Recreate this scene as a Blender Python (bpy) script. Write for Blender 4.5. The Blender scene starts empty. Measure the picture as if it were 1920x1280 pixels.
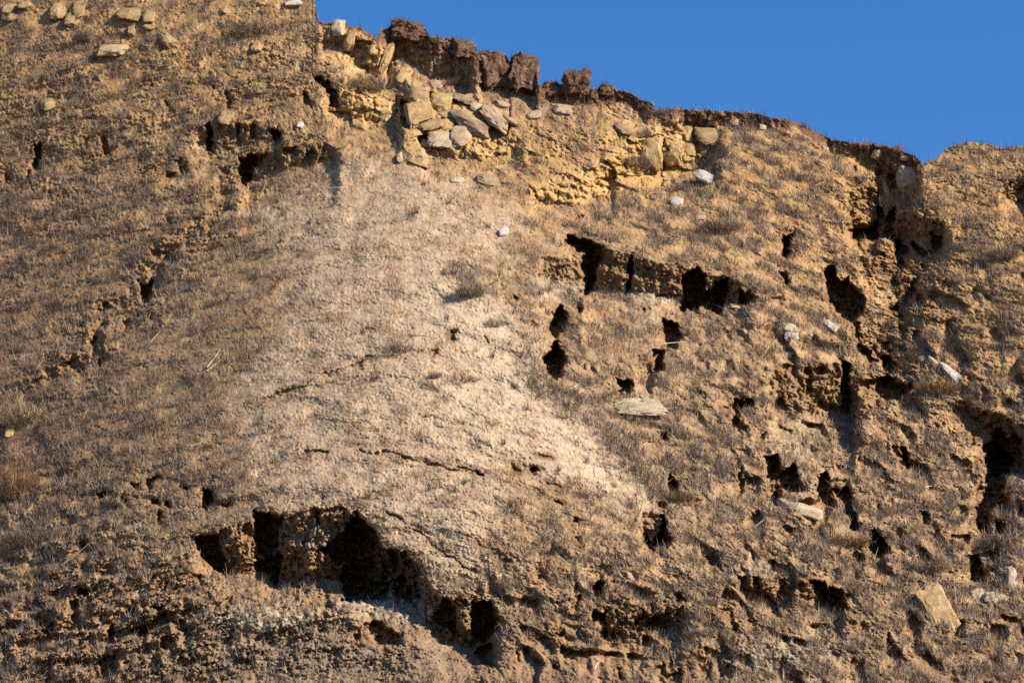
import bpy, math, random
import numpy as np

# ------------------------------------------------------------------ camera, sky, sun, exposure
SC = bpy.context.scene
COL = SC.collection
PITCH = math.radians(14.0)
TANPX = 57.0 / 170.0 / 1920.0            # tangent per photo pixel
CAMZ = 2.0
cam = bpy.data.cameras.new('camera')
cam.sensor_width = 36.0
cam.lens = 36.0 / (57.0 / 170.0)
cam.clip_start = 1.0
cam.clip_end = 20000.0
cam_o = bpy.data.objects.new('camera', cam)
COL.objects.link(cam_o)
cam_o.location = (0, 0, CAMZ)
cam_o.rotation_euler = (math.radians(90) + PITCH, 0, 0)
SC.camera = cam_o
cam.dof.use_dof = True
cam.dof.focus_distance = 160.0
cam.dof.aperture_fstop = 0.55

SUN_EL = math.radians(36.0)
SUN_AZ = math.radians(111.0)              # clockwise from +Y (the viewing direction)
world = bpy.data.worlds.new('World')
SC.world = world
world.use_nodes = True
wn = world.node_tree
bgn = wn.nodes.get('Background') or wn.nodes.new('ShaderNodeBackground')
won = wn.nodes.get('World Output') or wn.nodes.new('ShaderNodeOutputWorld')
sky = wn.nodes.new('ShaderNodeTexSky')
sky.sky_type = 'NISHITA'
sky.sun_disc = False
sky.sun_elevation = SUN_EL
sky.sun_rotation = SUN_AZ
sky.altitude = 1500.0
sky.air_density = 1.0
sky.dust_density = 0.0
sky.ozone_density = 4.0
hsv = wn.nodes.new('ShaderNodeHueSaturation')
hsv.inputs['Saturation'].default_value = 1.26
hsv.inputs['Hue'].default_value = 0.505
wn.links.new(sky.outputs[0], hsv.inputs['Color'])
wn.links.new(hsv.outputs[0], bgn.inputs['Color'])
bgn.inputs['Strength'].default_value = 0.078
wn.links.new(bgn.outputs[0], won.inputs['Surface'])

sl = bpy.data.lights.new('sun', 'SUN')
sl.energy = 5.0
sl.angle = math.radians(0.53)
sl.color = (1.0, 0.89, 0.74)
so = bpy.data.objects.new('sun', sl)
COL.objects.link(so)
sdir = np.array([math.sin(SUN_AZ) * math.cos(SUN_EL), math.cos(SUN_AZ) * math.cos(SUN_EL), math.sin(SUN_EL)])
from mathutils import Vector, Matrix
so.rotation_euler = Vector(sdir).to_track_quat('Z', 'Y').to_euler()
so.location = (60, 40, 120)

SC.view_settings.view_transform = 'Standard'
SC.view_settings.look = 'None'
SC.view_settings.gamma = 1.0
SC.view_settings.use_curve_mapping = False
SC.cycles.use_denoising = False
SC.view_settings.exposure = 1.08

rng = np.random.default_rng(7)
random.seed(7)

# ------------------------------------------------------------------ noise helpers
def _hash(ix, iy, seed):
    h = (ix.astype(np.int64) * 374761393 + iy.astype(np.int64) * 668265263 + seed * 974634777) & 0xffffffff
    h = ((h ^ (h >> 13)) * 1274126177) & 0xffffffff
    return (h ^ (h >> 16)) & 0xffffffff

def perlin(x, y, seed=0):
    xi = np.floor(x); yi = np.floor(y)
    xf = (x - xi); yf = (y - yi)
    u = xf * xf * xf * (xf * (xf * 6 - 15) + 10)
    v = yf * yf * yf * (yf * (yf * 6 - 15) + 10)
    xi = xi.astype(np.int64); yi = yi.astype(np.int64)
    def g(dx, dy):
        a = _hash(xi + dx, yi + dy, seed) * (2 * math.pi / 4294967296.0)
        return np.cos(a) * (xf - dx) + np.sin(a) * (yf - dy)
    n00 = g(0, 0); n10 = g(1, 0); n01 = g(0, 1); n11 = g(1, 1)
    a = n00 + u * (n10 - n00); b = n01 + u * (n11 - n01)
    return (a + v * (b - a)) * 1.5

def fbm(x, y, seed=0, octs=4, gain=0.5):
    r = 0; a = 1.0
    for i in range(octs):
        r = r + a * perlin(x * 2 ** i + i * 17.3, y * 2 ** i - i * 9.1, seed + i * 13)
        a *= gain
    return r

def worley(x, y, seed=0):
    xi = np.floor(x).astype(np.int64); yi = np.floor(y).astype(np.int64)
    d1 = np.full(x.shape, 9.0); d2 = np.full(x.shape, 9.0); cid = np.zeros(x.shape)
    for dx in (-1, 0, 1):
        for dy in (-1, 0, 1):
            h = _hash(xi + dx, yi + dy, seed)
            px = xi + dx + (h & 0xffff) / 65536.0
            py = yi + dy + ((h >> 16) & 0xffff) / 65536.0
            d = np.hypot(px - x, py - y)
            c = d < d1
            d2 = np.where(c, d1, np.minimum(d2, d))
            cid = np.where(c, (h & 0xfff) / 4096.0, cid)
            d1 = np.where(c, d, d1)
    return d1, d2, cid

def sstep(a, b, x):
    t = np.clip((x - a) / (b - a), 0, 1)
    return t * t * (3 - 2 * t)

# ------------------------------------------------------------------ the hillside: layout in photo pixels, built in metres
SKY = np.array([(-1600, 150), (-900, -100), (-300, -120), (0, -90), (300, -80), (552, -66), (574, -58), (580, -34), (586, -28), (587, -2), (592, 6), (593, 26), (598, 42), (625, 44), (628, 36), (640, 36), (645, 46),
    (660, 50), (675, 52), (690, 62), (700, 66), (708, 74), (713, 56), (728, 52), (736, 42), (748, 34), (765, 40), (785, 50), (802, 60), (806, 70),
    (815, 72), (845, 72), (848, 66), (853, 75), (870, 78), (892, 87), (896, 104), (899, 95), (915, 95), (935, 100), (951, 107), (955, 116), (959, 108), (985, 108), (1004, 118), (1009, 158), (1020, 165), (1024, 155), (1040, 153),
    (1056, 160), (1080, 162), (1108, 166), (1120, 168), (1128, 158), (1150, 164), (1170, 172), (1190, 180), (1200, 189), (1222, 191), (1228, 205),
    (1260, 205), (1270, 199), (1280, 206), (1315, 207), (1345, 207), (1400, 212), (1420, 215), (1450, 221), (1475, 223), (1500, 233),
    (1530, 247), (1560, 262), (1600, 269), (1615, 267), (1640, 271), (1670, 276), (1690, 283), (1710, 291), (1725, 301), (1732, 308),
    (1745, 300), (1760, 295), (1765, 287), (1785, 275), (1805, 270), (1830, 267), (1855, 272), (1880, 278), (1905, 275), (1925, 276),
    (2100, 250), (2400, 200), (3000, 160), (3600, 320)], float)

cols = np.concatenate([np.linspace(-1600, -420, 12), np.linspace(-360, -112, 26), np.arange(-108, -20, 3.5), np.arange(-18, 1940, 1.75), np.arange(1943, 2060, 3.5), np.linspace(2066, 2280, 24), np.linspace(2340, 3600, 12)])
NR = 742
trow = np.linspace(0, 1, NR)
vextra = np.linspace(1306, 1520, 14)
skyv = np.interp(cols, SKY[:, 0], SKY[:, 1])
skyv = skyv + (fbm(cols / 9.0, cols * 0 + 3.3, 5, 3) * 2.6) * ((cols > 594) & (cols < 1960))
gk = np.exp(-0.5 * (np.arange(-150, 151) / 62.0) ** 2); gk /= gk.sum()
uu = np.arange(-1700, 3701, 1.0)
ss = np.convolve(np.pad(np.interp(uu, SKY[:, 0], SKY[:, 1]), 150, mode='edge'), gk, mode='valid')
skys = np.interp(cols, uu, ss)
V = skys[None, :] + trow[:, None] * (1300 - skys[None, :])
V = V + (skyv - skys)[None, :] * np.exp(-(V - skys[None, :]) / 150.0)
V = np.concatenate([V, np.repeat(vextra[:, None], len(cols), 1)], 0)
U = np.repeat(cols[None, :], V.shape[0], 0)
MPP = 57.0 / 1920.0
BASE = 1.9

# broad relief: control offsets (metres along the viewing axis, + is farther)
CTRL = np.array([
 (-300, 200, 8), (-300, 600, 14), (-300, 1000, 14), (-300, 1350, 12),
 (0, 0, 2.0), (0, 250, 4.5), (0, 600, 8.5), (0, 900, 8.5), (0, 1250, 7),
 (300, 0, 0.5), (300, 200, 2.2), (270, 540, 5.2), (200, 800, 4.4), (250, 1050, 3.2), (250, 1300, 3.5),
 (450, 340, 2.6), (480, 600, 0.6), (520, 850, -0.4), (600, 0, 0.0), (600, 250, 0.8), (640, 1000, -1.2), (600, 1300, 1.0),
 (720, 300, -1.2), (850, 400, -2.7), (700, 430, -1.8), (720, 550, -2.3), (780, 800, -3.0), (900, 950, -3.6), (860, 560, -3.4), (980, 700, -3.2), (1060, 820, -4.2), (1180, 930, -3.6),
 (900, 150, 0.3), (1000, 420, -3.0), (1010, 690, -2.2), (1250, 900, -2.0), (1000, 1250, -1.0),
 (1200, 300, -0.5), (1250, 620, -3.4), (1200, 760, -3.2), (1400, 350, -1.4), (1420, 620, -2.6), (1450, 900, -3.0), (1400, 1100, -3.2), (1400, 1300, -1.6),
 (1640, 430, 0.6), (1630, 600, 1.0), (1700, 700, 0.4), (1850, 800, 0.6), (1650, 950, -1.0), (1800, 1150, -0.6),
 (1800, 300, 0.0), (1920, 500, -2.6), (1920, 650, -2.4), (2250, 500, -4), (2250, 1000, -3), (1920, 1280, 0)], float)
CTRL[:, 2] += np.interp(CTRL[:, 0], [-300, 0, 300, 520], [4.5, 3.8, 1.0, 0.0]) * np.interp(CTRL[:, 1], [0, 400, 1300], [0.5, 1.0, 0.9])
def rbf(px, py):
    X = CTRL[:, :2] / 300.0
    k = lambda d: np.sqrt(d * d + 0.35)
    A = k(np.hypot(X[:, None, 0] - X[None, :, 0], X[:, None, 1] - X[None, :, 1])) - np.eye(len(X)) * 0.06
    w = np.linalg.solve(A, CTRL[:, 2])
    r = np.zeros(px.shape)
    qx = px / 300.0; qy = py / 300.0
    for i in range(len(X)):
        r += w[i] * np.sqrt((qx - X[i, 0]) ** 2 + (qy - X[i, 1]) ** 2 + 0.35)
    return r
Uc = np.clip(U, -500, 2400)
OFF = rbf(Uc, V)

# contour-following ground coordinate: the slope is seen obliquely, so its texture is foreshortened and bends round the spur
_cs = np.interp(uu, [-600, 200, 560, 760, 960, 1500, 1800, 2400], [-0.22, -0.30, -0.24, 0.0, 0.34, 0.34, 0.18, 0.0])
_ca = np.cumsum(_cs); _ca -= _ca[2460]
AR = np.interp(cols, uu, _ca)
VT = (V - AR[None, :]) * 1.9 + 12 * perlin(U / 120, V / 80, 17)

# ragged coordinates for every brush
WU = U + 4.0 * perlin(U / 34, V / 34, 21) + 4.0 * perlin(U / 13, V / 13, 22) + 2.4 * perlin(U / 6, V / 6, 26)
WV = V + 4.0 * perlin(U / 34, V / 34, 23) + 4.0 * perlin(U / 13, V / 13, 24) + 2.4 * perlin(U / 6, V / 6, 27)
RAW = np.zeros(U.shape)     # bare raw soil (holes and scarp faces)
PIT = np.zeros(U.shape)
NEAR = np.zeros(U.shape)    # broken ground round the holes
HN = fbm(U / 15, V / 13, 28, 3)

def window(u0, u1, v0, v1):
    c0 = np.searchsorted(cols, u0); c1 = np.searchsorted(cols, u1)
    sub = V[:, c0:c1]
    rows = np.where(((sub > v0) & (sub < v1)).any(1))[0]
    if len(rows) == 0 or c1 <= c0:
        return None
    return slice(rows[0], rows[-1] + 1), slice(c0, c1)

def sdf(pts, x, y):
    pts = np.asarray(pts, float); n = len(pts)
    d = np.full(x.shape, 1e9); ins = np.zeros(x.shape, bool)
    for i in range(n):
        ax, ay = pts[i]; bx, by = pts[(i + 1) % n]
        ex, ey = bx - ax, by - ay
        t = np.clip(((x - ax) * ex + (y - ay) * ey) / (ex * ex + ey * ey + 1e-9), 0, 1)
        d = np.minimum(d, np.hypot(x - ax - t * ex, y - ay - t * ey))
        c = ((ay > y) != (by > y))
        xc = ax + (y - ay) * ex / (ey if abs(ey) > 1e-9 else 1e-9)
        ins ^= c & (x < xc)
    return np.where(ins, d, -d)

def hole(pts, depth=2.0, e=2.4, raw=1.0):
    global OFF
    a = np.asarray(pts, float)
    w = window(a[:, 0].min() - 55, a[:, 0].max() + 55, a[:, 1].min() - 55, a[:, 1].max() + 55)
    if w is None: return
    s = sdf(pts, WU[w], WV[w])
    grow = 3.0 if depth > 1.45 else (2.0 if depth > 0.95 else 0.6)
    if a[:, 0].mean() > 1400 and a[:, 1].mean() > 640: grow += 2.2; depth *= 1.15
    fl = 0.85 + 0.22 * HN[w]
    prof = (1 - np.exp(-np.maximum(s + grow, 0) / (e * 1.05)))
    if depth > 1.45: depth = depth * 1.35
    OFF[w] += depth * prof * np.clip(fl, 0.35, 1.2) + 0.16 * min(depth, 2.0) * np.exp(-np.maximum(-s, 0) / 11.0) * (s > -40)
    PIT[w] = np.maximum(PIT[w], prof)
    NEAR[w] = np.maximum(NEAR[w], min(depth / 2.0, 1.0) * np.exp(-np.maximum(-s, 0) / 18.0))
    RAW[w] = np.maximum(RAW[w], raw * sstep(-12, -1, s + 3 * HN[w]))

def crack(pts, width=4.0, depth=1.0, e=1.6):
    global OFF
    a = np.asarray(pts, float)
    w = window(a[:, 0].min() - 26, a[:, 0].max() + 26, a[:, 1].min() - 26, a[:, 1].max() + 26)
    if w is None: return
    x = WU[w]; y = WV[w]
    d = np.full(x.shape, 1e9)
    for i in range(len(a) - 1):
        ex, ey = a[i + 1] - a[i]
        t = np.clip(((x - a[i, 0]) * ex + (y - a[i, 1]) * ey) / (ex * ex + ey * ey + 1e-9), 0, 1)
        d = np.minimum(d, np.hypot(x - a[i, 0] - t * ex, y - a[i, 1] - t * ey))
    wd = width * 0.5 * (1 + 1.3 * perlin(x / 25, y / 25, 77) + (0.9 * perlin(x / 70, y / 70, 79) if width > 15 else 0))
    prof = 1 - np.exp(-np.maximum(wd - d, 0) / e)
    OFF[w] += depth * prof
    PIT[w] = np.maximum(PIT[w], prof * 0.8)
    RAW[w] = np.maximum(RAW[w], 0.7 * sstep(6, 0, d - wd))

def scarp(top, face, fade=150, steep=1.0, rib=0.35, raw=1.0, skyedge=False):
    """a near-vertical face: top edge polyline (u, v), face height per point, in pixels"""
    global OFF
    t = np.asarray(top, float); f = np.asarray(face, float)
    u0, u1 = t[0, 0], t[-1, 0]
    w = window(u0 - 12, u1 + 12, t[:, 1].min() - 30, t[:, 1].max() + f.max() + fade + 30)
    if w is None: return
    x = WU[w]; y = WV[w] if not skyedge else V[w]
    vt = np.interp(x, t[:, 0], t[:, 1]) if not skyedge else np.repeat(skyv[w[1]][None, :], x.shape[0], 0)
    H = np.maximum(np.interp(x, t[:, 0], f), 1.0)
    te = float(np.clip(0.10 * (u1 - u0), 8, 24))
    taper = sstep(u0 - 2, u0 + te, x) * sstep(u1 + 2, u1 - te, x)
    s = y - vt
    acc = np.clip(s, 0, H)
    amp = (BASE - 0.25) * steep * MPP
    fall = 1 - sstep(0, 1, (s - H) / fade)
    onface = sstep(-1, 3, s) * sstep(8, -4, s - H) * taper
    k1, k2, kid = worley(x / 17.0, y / 21.0, 35)
    ribs = fbm(x / 12.0, y / 32.0, 31, 3) * 0.6 + fbm(x / 11.0, y / 10.0, 33, 4, 0.6) * 0.55 + (kid - 0.5) * 0.6 + 0.55 * sstep(0.10, 0.0, k2 - k1)
    OFF[w] += taper * (acc * amp * fall) + onface * ribs * rib
    RAW[w] = np.maximum(RAW[w], onface * raw)

def Z(ou, ov, sc, pts):
    return [(ou + x / sc, ov + y / sc) for x, y in pts]
def zul(p): return Z(0, 0, 3.0, p)
def ztc(p): return Z(560, 0, 3.0, p)
def ztr(p): return Z(1120, 120, 3.0, p)
def zce(p): return Z(900, 400, 3.0, p)
def zr5(p): return Z(1400, 240, 3.688, p)
def zr6(p): return Z(1400, 540, 3.688, p)
def zlm(p): return Z(0, 380, 3.0, p)
def zll(p): return Z(0, 780, 3.0, p)
def zls(p): return Z(320, 853, 3.0, p)
def zbc(p): return Z(860, 853, 3.0, p)
def zlr(p): return Z(1280, 853, 3.0, p)
def zmid(p): return Z(480, 480, 3.0, p)

# --- crest soil band
scarp([(712, 40), (803, 60), (893, 87)], [62, 78, 76], 60, 1.0, 0.35, 0.0, True)
scarp([(896, 100), (1008, 120)], [66, 52], 60, 1.0, 0.35, 0.0, True)
scarp([(1010, 160), (1110, 166), (1225, 195)], [34, 26, 20], 60, 1.0, 0.3, 0.0, True)
scarp([(1270, 205), (1340, 207), (1480, 222)], [34, 30, 12], 60, 1.0, 0.3, 0.0, True)
scarp([(1540, 255), (1620, 268), (1730, 305)], [14, 34, 40], 60, 1.0, 0.3, 0.0, True)
# --- dark gaps in the boulder pile
for q in ([(752, 188), (764, 186), (772, 240), (756, 236)], [(792, 226), (806, 224), (806, 246), (794, 246)], [(900, 244), (955, 238), (950, 256), (912, 262)],
          [(848, 214), (860, 212), (862, 240), (850, 240)], [(786, 258), (800, 256), (800, 276), (788, 276)], [(838, 252), (852, 250), (850, 272), (840, 272)], [(800, 176), (810, 176), (812, 200), (802, 204)]):
    hole(q, 1.6, 2.4, 0.4)
# --- yellow sandstone cliffs
scarp([(604, 176), (640, 172), (690, 178), (756, 186)], [20, 42, 50, 48], 90, 0.95, 0.12, 0.0)
scarp([(595, 52), (650, 60), (700, 84), (740, 110), (775, 150)], [14, 34, 56, 58, 20], 80, 0.8, 0.25, 0.0)
scarp([(790, 250), (850, 270), (930, 256), (985, 250)], [30, 28, 36, 20], 90, 0.9, 0.14, 0.0)
scarp([(1095, 318), (1190, 268), (1245, 230), (1310, 216), (1360, 240)], [36, 62, 90, 88, 30], 90, 0.9, 0.10, 0.0)
scarp([(992, 346), (1040, 345), (1100, 340), (1160, 326)], [30, 40, 44, 24], 80, 0.9, 0.14, 0.0)
scarp([(1640, 300), (1690, 312), (1718, 320)], [60, 50, 34], 60, 0.8, 0.3, 0.0)
# --- upper-left scarps
scarp(zul([(1075, 715), (1165, 700), (1310, 690), (1420, 700), (1600, 735)]), [26, 46, 46, 34, 20], 110, 0.62, 0.34, 0.85)
scarp(zul([(1345, 880), (1450, 860), (1590, 828), (1720, 812), (1918, 806)]), [54, 44, 40, 36, 26], 120, 1.05, 0.34, 0.95)
hole(zul([(1350, 885), (1400, 880), (1440, 890), (1445, 930), (1415, 1000), (1375, 1045), (1352, 1030)]), 2.6)
hole(zul([(1440, 880), (1500, 868), (1505, 900), (1460, 940)]), 1.2)
hole(zul([(1590, 830), (1672, 825), (1675, 870), (1600, 880)]), 0.9)
hole(zul([(1715, 835), (1770, 850), (1780, 885), (1725, 880)]), 0.9)
hole(zul([(1163, 705), (1185, 720), (1197, 850), (1178, 850)]), 1.6)
hole(zul([(1415, 700), (1440, 705), (1445, 770), (1415, 765)]), 1.2)
hole(zul([(1520, 745), (1560, 730), (1580, 775), (1550, 797)]), 1.6)
hole(zul([(1330, 715), (1345, 715), (1350, 790), (1335, 790)]), 1.0)
hole(zul([(1715, 520), (1755, 560), (1755, 600), (1720, 590)]), 1.3)
hole(zul([(1775, 440), (1810, 440), (1880, 500), (1910, 600), (1860, 595), (1850, 520)]), 1.8)
hole(zul([(1255, 520), (1285, 520), (1300, 600), (1275, 600)]), 0.9)
hole(zul([(200, 815), (230, 820), (235, 880), (215, 945), (185, 940), (200, 880)]), 1.6)
hole(zul([(578, 780), (605, 780), (612, 870), (585, 870)]), 1.0)
hole(zul([(465, 780), (490, 790), (488, 835), (470, 830)]), 0.8)
hole(zul([(30, 985), (60, 985), (60, 1020), (30, 1020)]), 0.9)
hole(zul([(1000, 935), (1050, 935), (1050, 960), (1010, 965)]), 0.9)
hole(zul([(925, 975), (975, 965), (985, 990), (930, 1005)]), 0.8)
hole(zul([(1230, 940), (1295, 945), (1290, 975), (1250, 975)]), 0.8)
hole(zul([(980, 890), (1025, 895), (1020, 910), (985, 908)]), 0.6)
hole(zul([(1190, 478), (1212, 480), (1210, 500), (1192, 498)]), 0.6)
hole(zul([(835, 480), (860, 480), (858, 500), (838, 500)]), 0.6)
hole(zul([(920, 570), (950, 580), (945, 610), (925, 605)]), 0.6)
crack(zul([(160, 960), (150, 1010), (190, 1090)]), 5, 0.6)
# --- long gully down the left of the spur
crack([(448, 345), (420, 372), (402, 410), (340, 455), (305, 488), (272, 545), (205, 580), (180, 630), (160, 668), (112, 700), (40, 740)], 26, 0.6, 14)
hole(zlm([(855, 265), (940, 280), (948, 318), (880, 318)]), 0.8)
hole(zlm([(775, 440), (800, 470), (820, 470), (850, 430), (855, 500), (835, 540), (800, 558), (795, 510)]), 2.2)
hole(zlm([(580, 560), (612, 560), (625, 600), (580, 605)]), 1.2)
hole(zlm([(700, 672), (722, 670), (718, 700), (702, 700)]), 0.8)
hole(zlm([(520, 745), (545, 740), (550, 800), (535, 868), (512, 865)]), 0.9)
hole(zlm([(545, 880), (580, 870), (575, 910), (550, 912)]), 0.8)
hole(zlm([(350, 890), (430, 880), (490, 920), (480, 955), (390, 930)]), 0.7)
hole(zlm([(945, 80), (970, 80), (965, 110), (945, 110)]), 0.6)
hole(zlm([(785, 330), (830, 335), (830, 350), (790, 350)]), 0.5)
crack(zlm([(1480, 1100), (1600, 1060), (1750, 1000)]), 3.5, 0.5)
# --- spur cracks
crack(zmid([(80, 800), (230, 740), (330, 690), (480, 640), (570, 605), (660, 560)]), 4.0, 0.45)
hole(zmid([(568, 600), (600, 590), (600, 615), (575, 618)]), 0.5)
hole(zmid([(1085, 425), (1115, 410), (1105, 450), (1128, 470), (1085, 470), (1078, 450)]), 0.8, 1.8)
hole(zmid([(995, 525), (1020, 510), (1020, 545), (1000, 555)]), 0.5, 1.8)
crack(zmid([(1280, 450), (1300, 470), (1303, 488)]), 4, 0.6)
crack(zmid([(280, 1095), (340, 1095), (400, 1108)]), 4, 0.5)
crack(zmid([(560, 1090), (660, 1110), (760, 1100), (830, 1130), (960, 1160)]), 4.5, 0.5)
crack(zmid([(1130, 1185), (1200, 1195), (1280, 1220)]), 5, 0.6)
hole(zmid([(1420, 1190), (1450, 1180), (1500, 1200), (1490, 1225), (1430, 1215)]), 0.4)
hole(zmid([(1530, 1195), (1555, 1180), (1595, 1210), (1550, 1215)]), 0.6)
hole(zmid([(1435, 215), (1465, 220), (1468, 250), (1445, 250)]), 0.9)
hole(zmid([(1550, 1110), (1650, 1120), (1670, 1135), (1620, 1140)]), 0.4)
# --- central scarp
scarp(zce([(560, 150), (600, 160), (690, 190), (850, 240), (960, 268), (1140, 290), (1280, 332), (1380, 345), (1460, 400), (1545, 470)]),
      [46, 82, 84, 66, 58, 72, 60, 50, 32, 8], 150, 0.98, 0.30, 1.0)
scarp(zce([(330, 250), (400, 242), (490, 246), (585, 252)]), [30, 44, 50, 40], 120, 0.9, 0.3, 0.8)
hole(zce([(495, 120), (600, 160), (690, 190), (690, 250), (655, 300), (640, 380), (640, 430), (600, 460), (575, 450), (580, 250), (595, 215), (540, 210), (495, 165)]), 2.8)
hole(zce([(845, 235), (860, 235), (855, 330), (845, 420), (822, 432), (836, 340)]), 1.8, 1.6)
hole(zce([(1145, 345), (1200, 322), (1270, 345), (1262, 440), (1300, 440), (1335, 385), (1390, 380), (1385, 500), (1350, 550), (1290, 545), (1240, 510), (1215, 548), (1145, 540)]), 3.4)
hole(zce([(1400, 440), (1420, 440), (1425, 500), (1400, 500)]), 1.0)
hole(zce([(1460, 430), (1500, 440), (1540, 465), (1510, 510), (1460, 510)]), 1.8)
hole(zce([(930, 300), (990, 318), (985, 332), (940, 320)]), 0.6)
hole(zce([(985, 440), (1100, 450), (1130, 470), (990, 468)]), 0.8)
hole(zce([(440, 510), (462, 530), (480, 570), (482, 640), (430, 692), (385, 655), (405, 600)]), 2.8)
hole(zce([(430, 720), (445, 760), (475, 830), (450, 922), (400, 925), (368, 870), (360, 800), (405, 770)]), 3.0)
hole(zce([(540, 530), (580, 530), (575, 565), (545, 568)]), 0.9)
hole(zce([(1030, 600), (1105, 620), (1130, 690), (1100, 752), (1040, 776), (1018, 690)]), 2.2)
hole(zce([(985, 770), (1030, 772), (1024, 830), (1030, 870), (980, 895)]), 2.6)
hole(zce([(765, 930), (860, 955), (845, 1000), (790, 1015), (800, 975)]), 1.6)
hole(zce([(1425, 1050), (1525, 1055), (1520, 1080), (1460, 1100), (1445, 1210), (1430, 1210), (1422, 1110)]), 1.8)
hole(zce([(1370, 1085), (1425, 1080), (1425, 1120), (1385, 1120)]), 0.7)
hole(zce([(1710, 130), (1755, 122), (1745, 150), (1740, 225), (1702, 235), (1712, 180)]), 1.7)
hole(zce([(1690, 320), (1718, 335), (1728, 395), (1702, 385)]), 1.1)
hole(zce([(1015, 1250), (1045, 1235), (1045, 1275), (1020, 1280)]), 1.2)
hole(zce([(545, 0), (580, 15), (580, 30), (550, 22)]), 0.6)
hole(zce([(900, 540), (925, 540), (925, 565), (905, 565)]), 0.6)
scarp(zce([(870, 800), (930, 800), (980, 780)]), [20, 30, 34], 70, 1.0, 0.2, 0.7)
# --- right-hand slide margin
scarp(zr5([(690, 345), (740, 330), (900, 340), (920, 360)]), [70, 98, 92, 70], 80, 0.9, 0.5, 0.55)
scarp(zr5([(1020, 590), (1060, 588), (1290, 610), (1400, 660)]), [30, 44, 40, 20], 90, 1.0, 0.45, 0.9)
hole(zr5([(715, 700), (850, 700), (920, 650), (900, 540), (930, 560), (950, 640), (1020, 555), (1035, 600), (1020, 720), (1060, 800), (1045, 850), (1000, 755), (900, 770), (800, 760), (770, 800), (735, 770)]), 3.0)
hole(zr5([(555, 985), (600, 970), (625, 1060), (690, 1045), (720, 1090), (800, 1160), (805, 1270), (770, 1300), (700, 1345), (620, 1270), (570, 1190)]), 3.2)
hole(zr5([(1285, 735), (1340, 740), (1352, 800), (1320, 845), (1298, 810)]), 1.8)
hole(zr5([(1130, 795), (1190, 830), (1290, 855), (1250, 895), (1195, 885)]), 1.6)
hole(zr5([(1050, 790), (1105, 840), (1070, 885), (1045, 860)]), 1.6)
scarp(zr5([(770, 800), (850, 850), (950, 850), (1050, 870)]), [24, 44, 44, 30], 60, 1.0, 0.4, 0.9)
hole(zr5([(1045, 930), (1090, 900), (1080, 960), (1050, 990)]), 1.2)
hole(zr5([(1000, 1045), (1040, 1030), (1045, 1070), (1010, 1080)]), 1.2)
hole(zr5([(1140, 1075), (1170, 1050), (1170, 1140), (1145, 1140)]), 1.2)
hole(zr5([(1190, 950), (1240, 960), (1230, 1000), (1195, 990)]), 0.9)
hole(zr5([(985, 1240), (1040, 1215), (1045, 1250), (1000, 1275)]), 1.0)
hole(zr5([(1110, 1175), (1150, 1175), (1150, 1195), (1115, 1195)]), 0.8)
hole(zr5([(1195, 1150), (1210, 1150), (1210, 1195), (1195, 1195)]), 0.8)
hole(zr5([(258, 745), (310, 735), (312, 765), (262, 768)]), 0.9)
hole(zr5([(262, 800), (300, 800), (292, 880), (252, 885)]), 1.4)
hole(zr5([(215, 985), (255, 990), (285, 1075), (250, 1055)]), 0.9)
hole(zr5([(885, 290), (930, 290), (930, 325), (895, 325)]), 0.8)
hole(zr5([(725, 270), (760, 265), (755, 310), (728, 305)]), 0.7)
hole(zr5([(985, 320), (1010, 330), (1040, 400), (1010, 410), (985, 370)]), 1.3)
scarp(zr5([(1750, 420), (1830, 350), (1918, 330), (2040, 330)]), [16, 40, 56, 50], 80, 1.0, 0.5, 0.8)
hole(zr5([(1760, 410), (1820, 370), (1850, 380), (1790, 430)]), 0.8)
hole(zr5([(1860, 420), (1930, 400), (1930, 450), (1880, 460)]), 0.7)
scarp(zr6([(150, 540), (260, 525), (500, 520), (660, 515), (790, 525)]), [50, 92, 100, 102, 90], 140, 0.95, 0.32, 0.95)
hole(zr6([(670, 515), (712, 530), (700, 640), (705, 780), (690, 870), (665, 850), (672, 700)]), 1.8)
for q in ([(240, 560), (300, 520), (305, 560), (260, 580)], [(410, 555), (440, 560), (440, 595), (412, 590)], [(475, 550), (520, 560), (515, 590), (480, 590)],
          [(410, 640), (455, 650), (450, 720), (415, 715)], [(560, 720), (600, 730), (590, 790), (560, 780)], [(780, 850), (835, 855), (825, 885), (785, 905)],
          [(400, 985), (465, 985), (470, 1040), (430, 1030)], [(95, 1020), (118, 1010), (118, 1050), (95, 1050)], [(240, 970), (310, 980), (290, 1040), (240, 1020)]):
    hole(zr6(q), 0.8)
hole(zr6([(785, 660), (880, 640), (960, 612), (1000, 640), (1150, 695), (1090, 740), (960, 782), (810, 822), (870, 740), (795, 730)]), 2.0)
hole(zr6([(770, 385), (820, 430), (885, 505), (840, 530), (785, 460)]), 1.6)
hole(zr6([(945, 490), (985, 480), (1022, 555), (990, 582), (950, 560)]), 1.6)
hole(zr6([(930, 400), (985, 385), (970, 435), (940, 425)]), 1.1)
hole(zr6([(1065, 260), (1110, 250), (1120, 300), (1080, 305)]), 1.1)
hole(zr6([(990, 130), (1050, 100), (1040, 150), (1000, 155)]), 1.0)
hole(zr6([(740, 230), (785, 250), (780, 350), (755, 350)]), 1.2)
hole(zr6([(1000, 180), (1080, 170), (1090, 200), (1020, 215)]), 0.9)
scarp(zr6([(1470, 765), (1600, 830), (1750, 890), (1918, 950), (2050, 1000)]), [8, 26, 40, 50, 50], 90, 1.0, 0.45, 0.85)
hole(zr6([(1720, 1000), (1752, 965), (1800, 1050), (1860, 1020), (1900, 1120), (1918, 1260), (1700, 1285), (1660, 1200), (1705, 1120)]), 1.8)
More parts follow.
